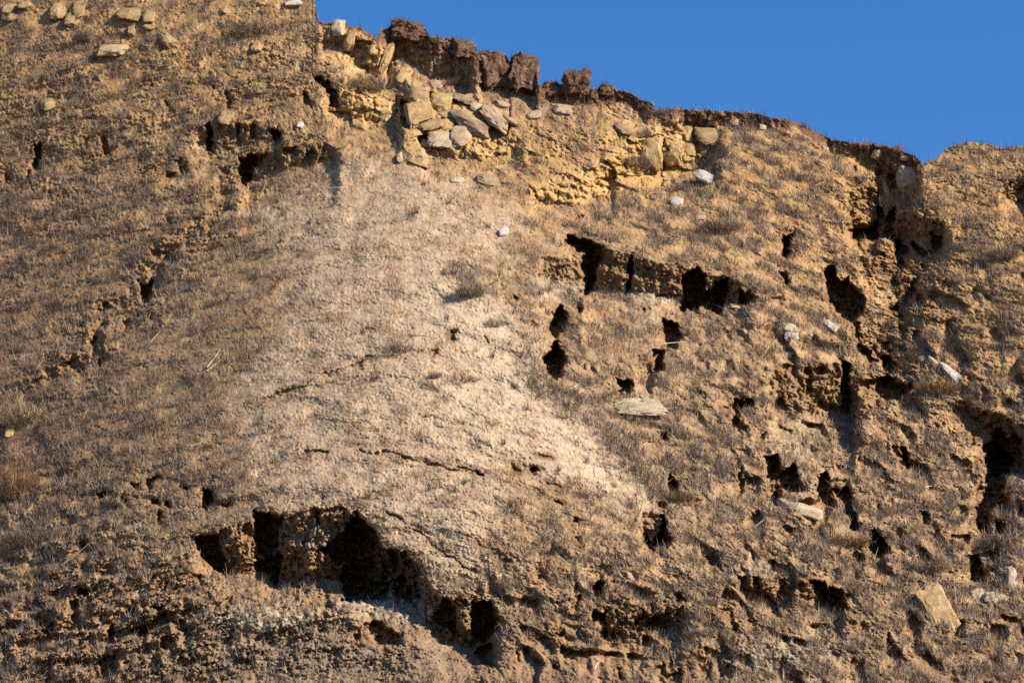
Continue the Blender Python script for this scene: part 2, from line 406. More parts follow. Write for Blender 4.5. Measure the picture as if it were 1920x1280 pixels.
hole(zr6([(1070, 1100), (1100, 1105), (1112, 1235), (1078, 1190)]), 1.4)
hole(zr6([(1000, 1100), (1040, 1100), (1035, 1170), (1005, 1150)]), 0.8)
hole(zr6([(1540, 970), (1580, 990), (1560, 1080), (1545, 1070)]), 0.8)
crack([(1600, 600), (1625, 650), (1700, 700), (1780, 760), (1860, 800)], 8, 0.7, 4)
# --- lower right fissures
hole(zlr([(470, 10), (520, 0), (545, 50), (560, 100), (620, 55), (662, 195), (600, 200), (552, 170), (532, 265), (508, 230), (500, 180), (478, 120)]), 2.6)
hole(zlr([(770, 130), (812, 98), (818, 180), (842, 280), (790, 262), (765, 205)]), 2.2)
hole(zlr([(850, 200), (910, 188), (945, 220), (942, 300), (1000, 415), (962, 402), (930, 330), (918, 260)]), 1.6)
hole(zlr([(1045, 490), (1080, 428), (1160, 540), (1105, 572), (1060, 545)]), 2.2)
hole(zlr([(303, 110), (325, 112), (348, 205), (308, 245)]), 1.4)
hole(zlr([(1700, -40), (1760, -60), (1850, 20), (1815, 160), (1802, 235), (1842, 262), (1735, 295), (1702, 440), (1668, 420), (1640, 310), (1682, 262), (1672, 195), (1718, 172), (1715, 50)]), 2.8)
hole(zlr([(1610, 565), (1668, 575), (1682, 700), (1632, 705)]), 1.8)
hole(zlr([(1760, 380), (1810, 390), (1800, 440), (1770, 430)]), 1.2)
hole(zlr([(1520, 460), (1600, 450), (1600, 490), (1540, 485)]), 0.9)
hole(zlr([(1345, 320), (1380, 330), (1375, 390), (1350, 385)]), 0.9)
hole(zlr([(1210, 0), (1255, 10), (1250, 70), (1220, 55)]), 1.1)
hole(zlr([(1365, 650), (1420, 640), (1410, 680), (1370, 680)]), 0.8)
hole(zlr([(955, 550), (985, 545), (980, 590), (960, 590)]), 0.8)
hole(zlr([(122, 568), (200, 590), (222, 655), (160, 622)]), 1.3)
hole(zlr([(575, 400), (640, 415), (600, 445)]), 1.0)
hole(zlr([(710, 410), (745, 395), (725, 435)]), 0.8)
hole(zlr([(490, 610), (525, 595), (515, 635)]), 1.0)
scarp(zlr([(300, 672), (370, 680), (450, 690), (540, 655), (640, 720), (760, 700), (860, 740), (940, 800)]), [30, 44, 42, 50, 34, 44, 44, 20], 90, 1.0, 0.5, 0.9)
hole(zlr([(310, 690), (350, 690), (345, 770), (320, 740)]), 1.2)
hole(zlr([(400, 690), (430, 700), (430, 750), (410, 745)]), 0.9)
hole(zlr([(720, 710), (790, 722), (850, 790), (862, 850), (770, 800)]), 1.6)
hole(zlr([(842, 742), (890, 760), (912, 865), (872, 822)]), 1.4)
hole(zlr([(185, 885), (268, 850), (312, 990), (282, 985), (240, 915)]), 1.3)
hole(zlr([(345, 932), (412, 928), (385, 952)]), 0.8)
hole(zlr([(190, 1185), (265, 1180), (260, 1250), (200, 1240)]), 1.2)
hole(zlr([(820, 1100), (885, 1130), (870, 1140), (825, 1115)]), 0.5)
hole(zlr([(1790, 890), (1900, 930), (1890, 960), (1800, 940)]), 0.8)
# --- bottom centre
hole(zbc([(1040, 440), (1070, 450), (1085, 510), (1130, 430), (1150, 345), (1190, 470), (1170, 512), (1100, 505), (1080, 545), (1040, 490)]), 2.2)
scarp(zbc([(1020, 330), (1080, 318), (1150, 330)]), [24, 40, 30], 60, 1.0, 0.2, 0.7)
hole(zbc([(1183, 110), (1222, 170), (1226, 235), (1195, 212)]), 1.5)
hole(zbc([(1262, 130), (1300, 125), (1290, 150), (1265, 150)]), 0.8)
hole(zbc([(1115, 270), (1170, 270), (1165, 300), (1120, 298)]), 0.8)
hole(zbc([(755, 745), (790, 700), (820, 720), (806, 795), (772, 785)]), 2.0)
hole(zbc([(750, 865), (832, 895), (822, 932), (755, 942)]), 1.6)
hole(zbc([(663, 805), (682, 790), (676, 865), (660, 862)]), 1.1)
scarp(zbc([(780, 850), (860, 850), (960, 880), (1080, 850), (1200, 850), (1300, 830)]), [40, 52, 50, 40, 44, 24], 80, 1.0, 0.5, 0.9)
hole(zbc([(1040, 975), (1100, 905), (1180, 882), (1212, 935), (1120, 962)]), 1.3)
hole(zbc([(960, 960), (1030, 905), (1040, 920), (985, 970)]), 0.9)
hole(zbc([(1212, 790), (1250, 778), (1272, 812), (1222, 822)]), 1.1)
hole(zbc([(640, 350), (692, 372), (640, 382)]), 0.9)
hole(zbc([(645, 455), (690, 460), (690, 500), (665, 490)]), 0.9)
hole(zbc([(390, 72), (450, 85), (440, 100), (395, 95)]), 0.8)
hole(zbc([(290, 55), (330, 60), (325, 90), (300, 85)]), 0.5)
hole(zbc([(530, 245), (590, 258), (580, 280), (540, 268)]), 0.7)
hole(zbc([(430, 675), (500, 680), (500, 700), (440, 695)]), 0.7)
hole(zbc([(570, 680), (630, 672), (625, 705), (590, 700)]), 0.8)
hole(zbc([(395, 825), (440, 822), (435, 842), (400, 842)]), 0.7)
hole(zbc([(790, 975), (805, 970), (822, 1040), (795, 1045)]), 0.9)
hole(zbc([(870, 975), (885, 975), (880, 1035), (870, 1035)]), 0.7)
hole(zbc([(540, 995), (600, 990), (595, 1015), (548, 1015)]), 0.8)
hole(zbc([(450, 1015), (500, 1020), (495, 1040), (455, 1035)]), 0.8)
hole(zbc([(960, 1085), (1000, 1060), (1010, 1075), (975, 1090)]), 0.7)
hole(zbc([(1005, 1085), (1050, 1070), (1050, 1085), (1015, 1095)]), 0.7)
hole(zbc([(585, 1095), (640, 1090), (635, 1110), (590, 1115)]), 0.8)
hole(zbc([(525, 1180), (580, 1170), (560, 1215), (530, 1205)]), 0.9)
hole(zbc([(890, 1190), (920, 1190), (920, 1270), (895, 1260)]), 0.9)
hole(zbc([(1115, 1190), (1150, 1180), (1180, 1240), (1250, 1200), (1255, 1290), (1180, 1280)]), 1.2)
hole(zbc([(1380, 1200), (1420, 1190), (1420, 1260), (1385, 1260)]), 0.9)
hole(zbc([(320, 1110), (350, 1100), (345, 1160), (325, 1150)]), 0.9)
hole(zbc([(480, 150), (590, 180), (580, 192), (490, 165)]), 0.4)
hole(zbc([(90, 490), (180, 520), (260, 570), (300, 600), (280, 610), (180, 540)]), 0.4)
# --- big lower-left scarp
scarp(zls([(115, 470), (240, 450), (320, 400), (465, 370), (478, 300), (620, 342), (830, 292), (960, 286), (1030, 305), (1130, 400), (1190, 500), (1340, 565),
           (1410, 650), (1455, 712), (1560, 790), (1690, 822), (1800, 832), (1865, 930)]),
      [16, 50, 86, 96, 118, 122, 134, 136, 140, 128, 104, 96, 78, 76, 86, 84, 70, 24], 70, 0.9, 0.5, 1.0)
hole(zls([(130, 475), (265, 455), (300, 560), (325, 670), (250, 652), (190, 570)]), 2.0)
hole(zls([(475, 315), (630, 345), (612, 430), (600, 520), (560, 582), (490, 520)]), 2.4)
hole(zls([(490, 600), (620, 560), (622, 640), (602, 728), (540, 690), (490, 640)]), 2.0)
hole(zls([(840, 540), (1010, 390), (1030, 345), (1140, 420), (1190, 515), (1340, 565), (1405, 650), (1395, 740), (1402, 800), (1350, 825), (1270, 780), (1240, 735), (1210, 800), (1030, 822), (980, 805), (968, 640), (1020, 580), (960, 602), (900, 572)]), 3.6)
hole(zls([(1480, 900), (1560, 790), (1600, 895), (1612, 1000), (1490, 945)]), 2.0)
hole(zls([(1688, 830), (1800, 832), (1855, 930), (1765, 1050), (1705, 1040)]), 2.4)
hole(zls([(1090, 960), (1150, 930), (1282, 1010), (1272, 1070), (1150, 1072)]), 1.6)
hole(zls([(1715, 1105), (1800, 1060), (1825, 1180), (1770, 1172)]), 1.6)
hole(zls([(820, 800), (880, 780), (900, 860), (860, 845)]), 1.2)
hole(zls([(1025, 1020), (1060, 1005), (1075, 1060), (1035, 1065)]), 0.9)
hole(zls([(295, 815), (350, 795), (345, 845), (305, 850)]), 1.0)
hole(zls([(690, 540), (720, 545), (715, 600), (690, 590)]), 0.9)
hole(zls([(805, 320), (835, 320), (850, 380), (815, 380)]), 0.9)
hole(zls([(180, 190), (215, 200), (245, 265), (205, 302), (182, 290), (200, 240)]), 1.4)
hole(zls([(60, 165), (95, 185), (85, 200)]), 0.7)
hole(zls([(285, 265), (340, 265), (335, 295), (295, 292)]), 0.7)
hole(zls([(140, 690), (175, 680), (180, 740), (150, 735)]), 0.9)
crack(zls([(1215, 325), (1260, 345), (1340, 375)]), 4.5, 0.6)
crack(zls([(1315, 398), (1400, 440), (1460, 490), (1550, 560), (1620, 592), (1660, 640), (1720, 662)]), 4.5, 0.7)
crack(zls([(1590, 430), (1680, 465), (1750, 500)]), 2.5, 0.35)
crack(zls([(1260, 2), (1400, 40), (1560, 75), (1700, 90), (1760, 105)]), 4.5, 0.5)
# --- far lower left recesses
for q in ([(395, 1040), (440, 1030), (450, 1150), (420, 1165), (400, 1130)], [(230, 1215), (300, 1150), (315, 1170), (260, 1245)],
          [(870, 1070), (935, 1068), (940, 1140), (890, 1125)], [(710, 1080), (755, 1075), (745, 1110), (712, 1105)], [(740, 375), (780, 380), (770, 400), (745, 398)],
          [(820, 360), (900, 345), (880, 375), (830, 410)], [(545, 435), (630, 425), (630, 445), (555, 460)], [(690, 460), (715, 465), (710, 490), (690, 488)],
          [(860, 470), (885, 470), (885, 495), (862, 495)], [(930, 475), (960, 480), (950, 505), (930, 500)], [(885, 550), (910, 545), (905, 595), (885, 590)],
          [(1010, 380), (1060, 400), (1045, 418), (1015, 395)], [(1140, 410), (1200, 420), (1205, 480), (1160, 522), (1138, 515), (1150, 460)],
          [(460, 705), (485, 705), (480, 735), (460, 730)], [(440, 970), (490, 975), (485, 1015), (445, 1010)], [(770, 1180), (830, 1170), (820, 1280), (775, 1280)],
          [(960, 1150), (1040, 1140), (1060, 1200), (980, 1210)], [(600, 1200), (640, 1180), (650, 1270), (610, 1270)], [(890, 1260), (960, 1230), (980, 1300), (900, 1310)]):
    hole(zll(q), 1.3)
hole([(560 / 3, 1240), (640 / 3, 1225), (650 / 3, 1262), (570 / 3, 1270)], 1.2)

# --- roughness: cloddy broken ground against the smoother spur
def blob(u, v, ru, rv, rot=0.0):
    c, s = math.cos(rot), math.sin(rot)
    dx = U - u; dy = V - v
    return np.exp(-(((dx * c + dy * s) / ru) ** 2 + ((-dx * s + dy * c) / rv) ** 2))
def lineblob(pts, wd):
    a = np.asarray(pts, float); d = np.full(U.shape, 1e9)
    for i in range(len(a) - 1):
        ex, ey = a[i + 1] - a[i]
        t = np.clip(((U - a[i, 0]) * ex + (V - a[i, 1]) * ey) / (ex * ex + ey * ey + 1e-9), 0, 1)
        d = np.minimum(d, np.hypot(U - a[i, 0] - t * ex, V - a[i, 1] - t * ey))
    return np.exp(-(d / wd) ** 2)
GUL = lineblob([(448, 345), (402, 410), (305, 488), (272, 545), (205, 580), (160, 668), (60, 730)], 45)
CLOD = np.clip(0.2 + 0.5 * GUL + 1.1 * blob(190, 1190, 260, 150) + 0.5 * blob(520, 1150, 260, 130) + 0.55 * blob(1250, 1170, 480, 110) + 0.25 * blob(1700, 850, 280, 260)
     + 0.25 * blob(150, 230, 330, 170) + 0.7 * blob(1690, 520, 90, 160) + 0.1 * blob(1850, 550, 150, 200)
    + 0.35 * blob(620, 110, 260, 90) + 0.35 * blob(1050, 250, 200, 70)
    - 0.5 * blob(800, 640, 330, 260) - 0.25 * blob(1120, 900, 130, 90, 0.6) - 0.2 * blob(1080, 1240, 150, 40), 0.06, 1.3)
RIGHT = np.clip(sstep(1230, 1420, U) * sstep(480, 640, V + 0.15 * (U - 1400)) * sstep(2100, 1900, U) + sstep(960, 1080, V - 0.12 * (U - 900)) * sstep(820, 960, U), 0, 1) * sstep(1330, 1290, V)
RGUL = lineblob([(1640, 330), (1625, 420), (1680, 500), (1690, 580), (1640, 640), (1650, 720), (1760, 790), (1880, 850), (1880, 960), (1840, 1080)], 42)
CLOD = np.clip(CLOD * (0.45 + 0.95 * sstep(-0.45, 0.45, fbm(U / 85, VT / 70, 47, 3))) + 0.25 * NEAR + 0.45 * RGUL, 0.05, 1.4)
tq = (WV - 0.5 * WU) / 74.0 + 0.9 * fbm(U / 170, V / 170, 48, 2)
tph = tq - np.floor(tq)
tamp = sstep(-0.1, 0.45, fbm(U / 60, V / 90, 49, 3)) * np.clip(RIGHT + 0.7 * RGUL, 0, 1) * (1 - PIT)
OFF += tamp * 1.2 * np.where(tph < 0.2, sstep(0, 0.2, tph), 1 - (tph - 0.2) / 0.8)
RAW = np.maximum(RAW, 0.85 * tamp * sstep(0, 0.03, tph) * sstep(0.24, 0.16, tph))
OFF += 2.4 * lineblob([(1650, 380), (1690, 470), (1700, 560), (1655, 640), (1670, 710)], 44) + 1.5 * lineblob([(1800, 780), (1870, 840), (1870, 960), (1840, 1080)], 34)
OFF += -2.2 * blob(830, 640, 330, 340) - 1.5 * blob(735, 1146, 95, 22, 0.12) - 1.7 * blob(592, 1050, 36, 50, 0.2) - 0.9 * blob(440, 1035, 30, 40) - 0.8 * blob(500, 1160, 110, 24)
LL = np.clip(blob(200, 1200, 260, 150) + 0.6 * blob(60, 1000, 160, 160), 0, 1)
OFF += LL * (1.1 * fbm(U / 50, VT / 56, 50, 4) + 0.35 * RAW * 0) + 0.25 * RGUL * fbm(U / 40, V / 36, 53, 3)
# yellow sandstone
YEL = np.clip(1.3 * blob(690, 105, 70, 60, 0.7) + 1.8 * blob(685, 203, 75, 30) + 1.4 * blob(850, 245, 110, 52) + 1.9 * blob(1235, 290, 72, 58, -0.4) + 1.8 * blob(1090, 348, 100, 26, -0.2) + 1.5 * blob(1160, 325, 60, 26, -0.4)
    + 0.5 * blob(960, 290, 110, 25) + 0.6 * blob(1150, 240, 60, 40) + 0.6 * blob(1680, 335, 40, 30) + 0.5 * blob(620, 285, 50, 18), 0, 1)
YEL *= sstep(-0.5, 0.25, fbm(U / 34, V / 26, 76, 4, 0.6) + YEL - 0.45)
j1, j2, jid = worley((U * 0.6 + WU * 0.4 + 0.3 * V) / 36, (V * 0.6 + WV * 0.4 - 0.25 * U) / 30, 46)
JOINT = YEL * (1.0 * (jid - 0.5) + 0.35 * sstep(0.06, 0.0, j2 - j1) + 0.12 * fbm(U / 9, V / 8, 63, 3) + 0.10 * np.sin((WV - 0.25 * WU) / 2.6 + 2 * HN) * sstep(0.2, 0.5, jid))
d1, d2, cid = worley(WU / 22 + 0.5 * perlin(U / 11, VT / 11, 44), (VT + WV - V) / 20 + 0.5 * perlin(U / 11, VT / 11, 45), 41)
e1, e2, cie = worley(U / 9.0 + 0.25 * perlin(U / 5, VT / 5, 8), VT / 8.5, 43)
lump = (cid - 0.5) * 1.1 + 0.7 * np.minimum(d2 - d1, 0.45) - 0.9 * sstep(0.10, 0.0, d2 - d1); lump2 = (cie - 0.5) * 0.9 + 0.5 * np.minimum(e2 - e1, 0.4) - 0.7 * sstep(0.12, 0.0, e2 - e1)
FOOT = fbm(U / 95, VT / 80, 51, 4)
UA = U + 0.35 * V; 
ridg = 1 - np.abs(fbm(U / 28, VT / 24, 54, 4)) * 1.6
grain = fbm(U / 6.0, VT / 5.6, 58, 3, 0.6)
PALE0 = blob(800, 680, 360, 300)
CLR = CLOD * (1 - 0.92 * YEL) * (1 - 0.5 * RAW)
rough = (JOINT + (0.10 + 0.14 * np.clip(CLOD, 0, 1)) * fbm(U / 62, VT / 56, 52, 4) + CLR * (0.30 * fbm(U / 25, VT / 22, 55, 4, 0.6) - 0.17 * ridg - 0.17 * lump - 0.14 * lump2
         + 0.13 * grain) + (0.06 + 0.03 * PALE0) * grain * (0.6 + 0.5 * CLOD) + 0.045 * perlin(U / 3.6, VT / 4.4, 60))
pn = fbm(U / 20 + 3, VT / 18, 62, 4)
pits = sstep(0.40, 0.60, pn) * np.clip(CLOD - 0.1, 0, 1) + 0.3 * sstep(0.45, 0.6, fbm(U / 8.5, VT / 8, 64, 2)) * np.clip(CLOD + 0.05, 0, 1)
OFF += rough + 0.32 * pits + 0.28 * FOOT
RAW = np.clip(RAW, 0, 1)

D = 170.0 + (640.0 - V) * BASE * MPP + OFF
RX = (U - 960.0) * TANPX * D
RB = (640.0 - V) * TANPX * D
cp, sp = math.cos(PITCH), math.sin(PITCH)
PX = RX
PY = D * cp - RB * sp
PZ = CAMZ + D * sp + RB * cp
FRONT = V.shape[0]

# --- colours of the soils by region
def mixc(c, col, m):
    return c + (np.asarray(col)[None, None, :] - c) * np.clip(m, 0, 1)[:, :, None]
C = np.zeros(U.shape + (3,)); C[:] = (0.385, 0.272, 0.165)
big = fbm(U / 150, VT / 130, 70, 4)
med = fbm(U / 36, VT / 30, 72, 5)
C = mixc(C, (0.47, 0.29, 0.118), 0.95 * np.clip(blob(180, 150, 480, 260) + blob(1700, 420, 420, 190) + 0.7 * blob(1900, 620, 220, 250) + blob(1100, 290, 300, 90), 0, 1))
C = mixc(C, (0.50, 0.385, 0.265), 0.5 * np.clip(blob(820, 570, 130, 60, 0.5) + blob(930, 640, 60, 110, -0.7) + blob(1000, 800, 230, 90, 0.5) + blob(700, 900, 180, 100), 0, 1))
C = mixc(C, (0.43, 0.385, 0.285), 0.8 * np.clip(blob(1140, 880, 120, 38, 0.55) + blob(870, 750, 70, 40) + blob(850, 1040, 80, 40, 0.5), 0, 1))
C = mixc(C, (0.27, 0.178, 0.104), 0.85 * np.clip(0.7 * sstep(1060, 1250, V - 0.06 * (U - 960)) + blob(120, 1200, 400, 220) + 0.9 * blob(0, 560, 300, 420) + 0.55 * blob(270, 260, 300, 180) + 0.7 * blob(1250, 1220, 420, 90) + 0.6 * blob(1750, 1050, 260, 220) + 0.5 * blob(150, 750, 240, 260), 0, 1))  # darker brown along the bottom and down the left side
C = mixc(C, (0.30, 0.215, 0.145), 0.6 * sstep(0.0, 0.7, med + 0.4 * big))
C = mixc(C, (0.47, 0.34, 0.20), 0.55 * sstep(0.05, 0.6, -med + 0.3 * big))
# bottom talus, greyer
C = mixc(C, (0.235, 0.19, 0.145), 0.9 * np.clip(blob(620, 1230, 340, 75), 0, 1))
# yellow sandstone
C = mixc(C, (0.475, 0.315, 0.135), 0.95 * YEL)
C = mixc(C, (0.56, 0.425, 0.235), YEL * sstep(0.1, 0.6, fbm(U / 18, V / 14, 78, 3)) * 0.8)
# raw brown soil on scarps
rawc = np.zeros_like(C); rawc[:] = (0.235, 0.15, 0.082)
rawc = mixc(rawc, (0.315, 0.215, 0.125), sstep(0.0, 0.6, fbm(U / 12, V / 16, 80, 3)))
C = C + (rawc - C) * (RAW * (1 - 0.75 * YEL))[:, :, None]
# reddish-brown topsoil along the crest, paler pinkish subsoil under it
dsk = V - skyv[None, :]
thick = np.interp(U, [590, 600, 705, 715, 800, 895, 1008, 1012, 1110, 1220, 1300, 1420, 1480, 1600, 1720, 1733, 1740], [0, 6, 8, 34, 40, 46, 50, 40, 36, 22, 24, 22, 12, 22, 34, 8, 0]) * (1 + 0.5 * fbm(U / 25, V / 40, 82, 3))
TOP = sstep(1.15, 0.75, dsk / np.maximum(thick, 0.5)) * (thick > 1)
PINK = sstep(3.2, 1.2, dsk / np.maximum(thick, 0.5)) * (thick > 1) * sstep(-0.3, 0.4, fbm(U / 22, V / 18, 84, 3)) * ((U > 760) & (U < 1260))
C = mixc(C, (0.40, 0.265, 0.185), 0.85 * PINK)
C = mixc(C, (0.165, 0.088, 0.055), TOP)
C = mixc(C, (0.25, 0.15, 0.10), TOP * sstep(0.1, 0.6, fbm(U / 10, V / 8, 86, 3)) * 0.8)
# grey-green clay
CLAY = np.clip(2.2 * blob(740, 1142, 80, 18, 0.12) + 1.8 * blob(500, 1158, 95, 20) + 0.9 * blob(590, 1000, 60, 30) + 1.0 * blob(1190, 553, 95, 13, 0.13) + 1.1 * blob(1030, 540, 44, 18) + 0.7 * blob(1225, 600, 16, 24)
    + 0.7 * blob(1490, 830, 60, 50) + 0.9 * blob(1470, 1230, 120, 40) + 0.7 * blob(1420, 1062, 50, 15) + 0.6 * blob(1660, 560, 26, 16), 0, 1.2)
CLAY *= sstep(-0.35, 0.35, fbm(U / 11, V / 9, 88, 3))
C = mixc(C, (0.40, 0.395, 0.325), np.clip(CLAY, 0, 1) * 0.9)
# dry grass cover, and the grey litter that lies under it
STRAW = (0.42, 0.32, 0.19); TANB = (0.29, 0.205, 0.12); GREYP = (0.125, 0.094, 0.078); RUST = (0.22, 0.115, 0.055); GREYL = (0.21, 0.175, 0.15)
bare = (1 - 0.75 * blob(230, 1190, 230, 120)) * (1 - RAW) * (1 - np.clip(YEL * 1.1, 0, 1)) * (1 - np.clip(CLAY, 0, 1)) * (1 - PIT)
talus = 1 - np.clip(blob(650, 1240, 340, 70) + blob(1080, 1245, 170, 40) + 0.8 * blob(860, 570, 110, 45, 0.4) + 0.6 * blob(940, 650, 60, 100, -0.7), 0, 1)
brushn = sstep(-0.02, 0.36, fbm(U / 60, VT / 34, 101, 6, 0.68))
STRIP = lineblob([(830, 505), (880, 535), (925, 600), (975, 655), (1005, 720), (1100, 800), (1185, 860), (1240, 920)], 26)
BR = np.clip(0.42 + 0.9 * STRIP + 0.5 * lineblob([(700, 650), (780, 640)], 14) + 0.5 * lineblob([(1000, 720), (1130, 760), (1250, 790)], 22) + 0.8 * blob(180, 450, 340, 90, -0.1) + 0.8 * blob(1330, 420, 190, 60, 0.15) + 0.6 * blob(1500, 580, 130, 50, 0.4) + 0.7 * blob(60, 950, 170, 200) + 0.5 * blob(1750, 980, 250, 150)
    + 0.6 * blob(1250, 880, 110, 70) + 0.4 * blob(250, 150, 300, 150) + 0.5 * blob(1450, 280, 200, 60) - 0.3 * blob(800, 700, 300, 220) + 0.5 * blob(1050, 620, 110, 120), 0, 1)
dens_grey = 0.72 * np.clip(bare * talus * np.maximum(brushn, 0.7 * STRIP) * np.clip(BR + 0.25 * sstep(1000, 1300, U) + 0.15 * sstep(500, 200, U), 0, 1), 0, 1)
fineN = sstep(-0.35, 0.35, fbm(U / 17, VT / 15, 103, 4, 0.6))
pq = sdf([(470, 400), (640, 300), (800, 296), (985, 400), (960, 490), (860, 515), (925, 590), (1010, 735), (1130, 800), (1235, 935), (1130, 940), (960, 890), (900, 1070), (720, 965), (480, 945), (430, 760), (540, 540)], U + 28 * perlin(U / 70, V / 60, 111), V + 24 * perlin(U / 70, V / 60, 112))
PALE = sstep(-30, 45, pq)
CORE = np.clip(blob(850, 570, 120, 50, 0.5) + blob(940, 650, 50, 110, -0.7) + blob(1060, 830, 190, 48, 0.6) + 0.7 * blob(900, 780, 150, 60, 0.3) + 0.7 * blob(820, 1000, 120, 60, 0.5), 0, 1)
dens_grey *= (1 - 0.82 * PALE) * (1 - 0.6 * CORE * (1 - STRIP))
dens_tan = np.clip((1 - 0.45 * PALE) * (1 - 0.6 * CORE) * bare * talus * (0.25 + 0.75 * fineN) * 0.8, 0, 1)
dens_rust = np.clip(bare * talus * sstep(0.15, 0.6, fbm(U / 70, VT / 60, 105, 4) + 0.25 * blob(0, 700, 200, 400) + 0.5 * blob(30, 880, 80, 90) + 0.4 * blob(1270, 925, 60, 40) + 0.4 * blob(1080, 400, 90, 40)), 0, 1)
C = mixc(C, (0.53, 0.415, 0.30), 0.8 * PALE * (1 - RAW))
C = mixc(C, (0.56, 0.465, 0.355), 0.6 * CORE * (1 - RAW))
C = mixc(C, (0.22, 0.165, 0.125), 0.85 * dens_grey)
C = mixc(C, (0.36, 0.20, 0.11), 0.3 * dens_rust)
# stems, pebbles and crumbs: fine speckle
spk = perlin(U / 3.4, VT / 4.4, 90)
C *= (1 + 0.16 * spk + 0.10 * (cie - 0.5) * 2)[:, :, None]
C = np.clip(C * np.array((0.76, 0.70, 0.63)), 0.02, 0.75)

# ------------------------------------------------------------------ materials
def new_mat(name):
    m = bpy.data.materials.new(name); m.use_nodes = True
    nt = m.node_tree; b = nt.nodes['Principled BSDF']
    b.inputs['Roughness'].default_value = 0.95
    b.inputs['Specular IOR Level'].default_value = 0.12
    return m, nt, b

def noise_node(nt, scale, detail=4.0, rough=0.6):
    tc = nt.nodes.get('TC') or nt.nodes.new('ShaderNodeTexCoord'); tc.name = 'TC'
    n = nt.nodes.new('ShaderNodeTexNoise'); n.inputs['Scale'].default_value = scale
    n.inputs['Detail'].default_value = detail; n.inputs['Roughness'].default_value = rough
    nt.links.new(tc.outputs['Object'], n.inputs['Vector'])
    return n

def soil_material():
    m, nt, b = new_mat('hill_soil')
    a = nt.nodes.new('ShaderNodeAttribute'); a.attribute_name = 'soil_colour'
    n1 = noise_node(nt, 1.4, 6, 0.7)
    r = nt.nodes.new('ShaderNodeMapRange')
    r.inputs['From Min'].default_value = 0.3; r.inputs['From Max'].default_value = 0.7
    r.inputs['To Min'].default_value = 0.74; r.inputs['To Max'].default_value = 1.24
    nt.links.new(n1.outputs['Fac'], r.inputs['Value'])
    mx = nt.nodes.new('ShaderNodeVectorMath'); mx.operation = 'SCALE'
    nt.links.new(a.outputs['Color'], mx.inputs[0]); nt.links.new(r.outputs[0], mx.inputs['Scale'])
    nt.links.new(mx.outputs[0], b.inputs['Base Color'])
    n2 = noise_node(nt, 6.0, 5, 0.75)
    bp = nt.nodes.new('ShaderNodeBump'); bp.inputs['Strength'].default_value = 0.55; bp.inputs['Distance'].default_value = 0.12
    nt.links.new(n2.outputs['Fac'], bp.inputs['Height']); nt.links.new(bp.outputs[0], b.inputs['Normal'])
    return m

def rock_material(name, c1, c2, c3, scale=1.0, bump=0.6):
    m, nt, b = new_mat(name)
    n1 = noise_node(nt, 0.9 * scale, 6, 0.65)
    cr = nt.nodes.new('ShaderNodeValToRGB')
    cr.color_ramp.elements[0].position = 0.33; cr.color_ramp.elements[0].color = (*c1, 1)
    cr.color_ramp.elements[1].position = 0.68; cr.color_ramp.elements[1].color = (*c3, 1)
    e = cr.color_ramp.elements.new(0.5); e.color = (*c2, 1)
    nt.links.new(n1.outputs['Fac'], cr.inputs['Fac'])
    n3 = noise_node(nt, 7 * scale, 4, 0.7)
    r = nt.nodes.new('ShaderNodeMapRange'); r.inputs['From Min'].default_value = 0.3; r.inputs['From Max'].default_value = 0.7
    r.inputs['To Min'].default_value = 0.78; r.inputs['To Max'].default_value = 1.18
    nt.links.new(n3.outputs['Fac'], r.inputs['Value'])
    mx = nt.nodes.new('ShaderNodeVectorMath'); mx.operation = 'SCALE'
    nt.links.new(cr.outputs[0], mx.inputs[0]); nt.links.new(r.outputs[0], mx.inputs['Scale'])
    nt.links.new(mx.outputs[0], b.inputs['Base Color'])
    bp = nt.nodes.new('ShaderNodeBump'); bp.inputs['Strength'].default_value = bump; bp.inputs['Distance'].default_value = 0.1
    nt.links.new(n3.outputs['Fac'], bp.inputs['Height']); nt.links.new(bp.outputs[0], b.inputs['Normal'])
    return m

def attr_material(name, attr, transl=0.0):
    m, nt, b = new_mat(name)
    a = nt.nodes.new('ShaderNodeAttribute'); a.attribute_name = attr
    n1 = noise_node(nt, 2.0, 3, 0.6)
    r = nt.nodes.new('ShaderNodeMapRange'); r.inputs['To Min'].default_value = 0.75; r.inputs['To Max'].default_value = 1.25
    nt.links.new(n1.outputs['Fac'], r.inputs['Value'])
    mx = nt.nodes.new('ShaderNodeVectorMath'); mx.operation = 'SCALE'
    nt.links.new(a.outputs['Color'], mx.inputs[0]); nt.links.new(r.outputs[0], mx.inputs['Scale'])
    nt.links.new(mx.outputs[0], b.inputs['Base Color'])
    return m

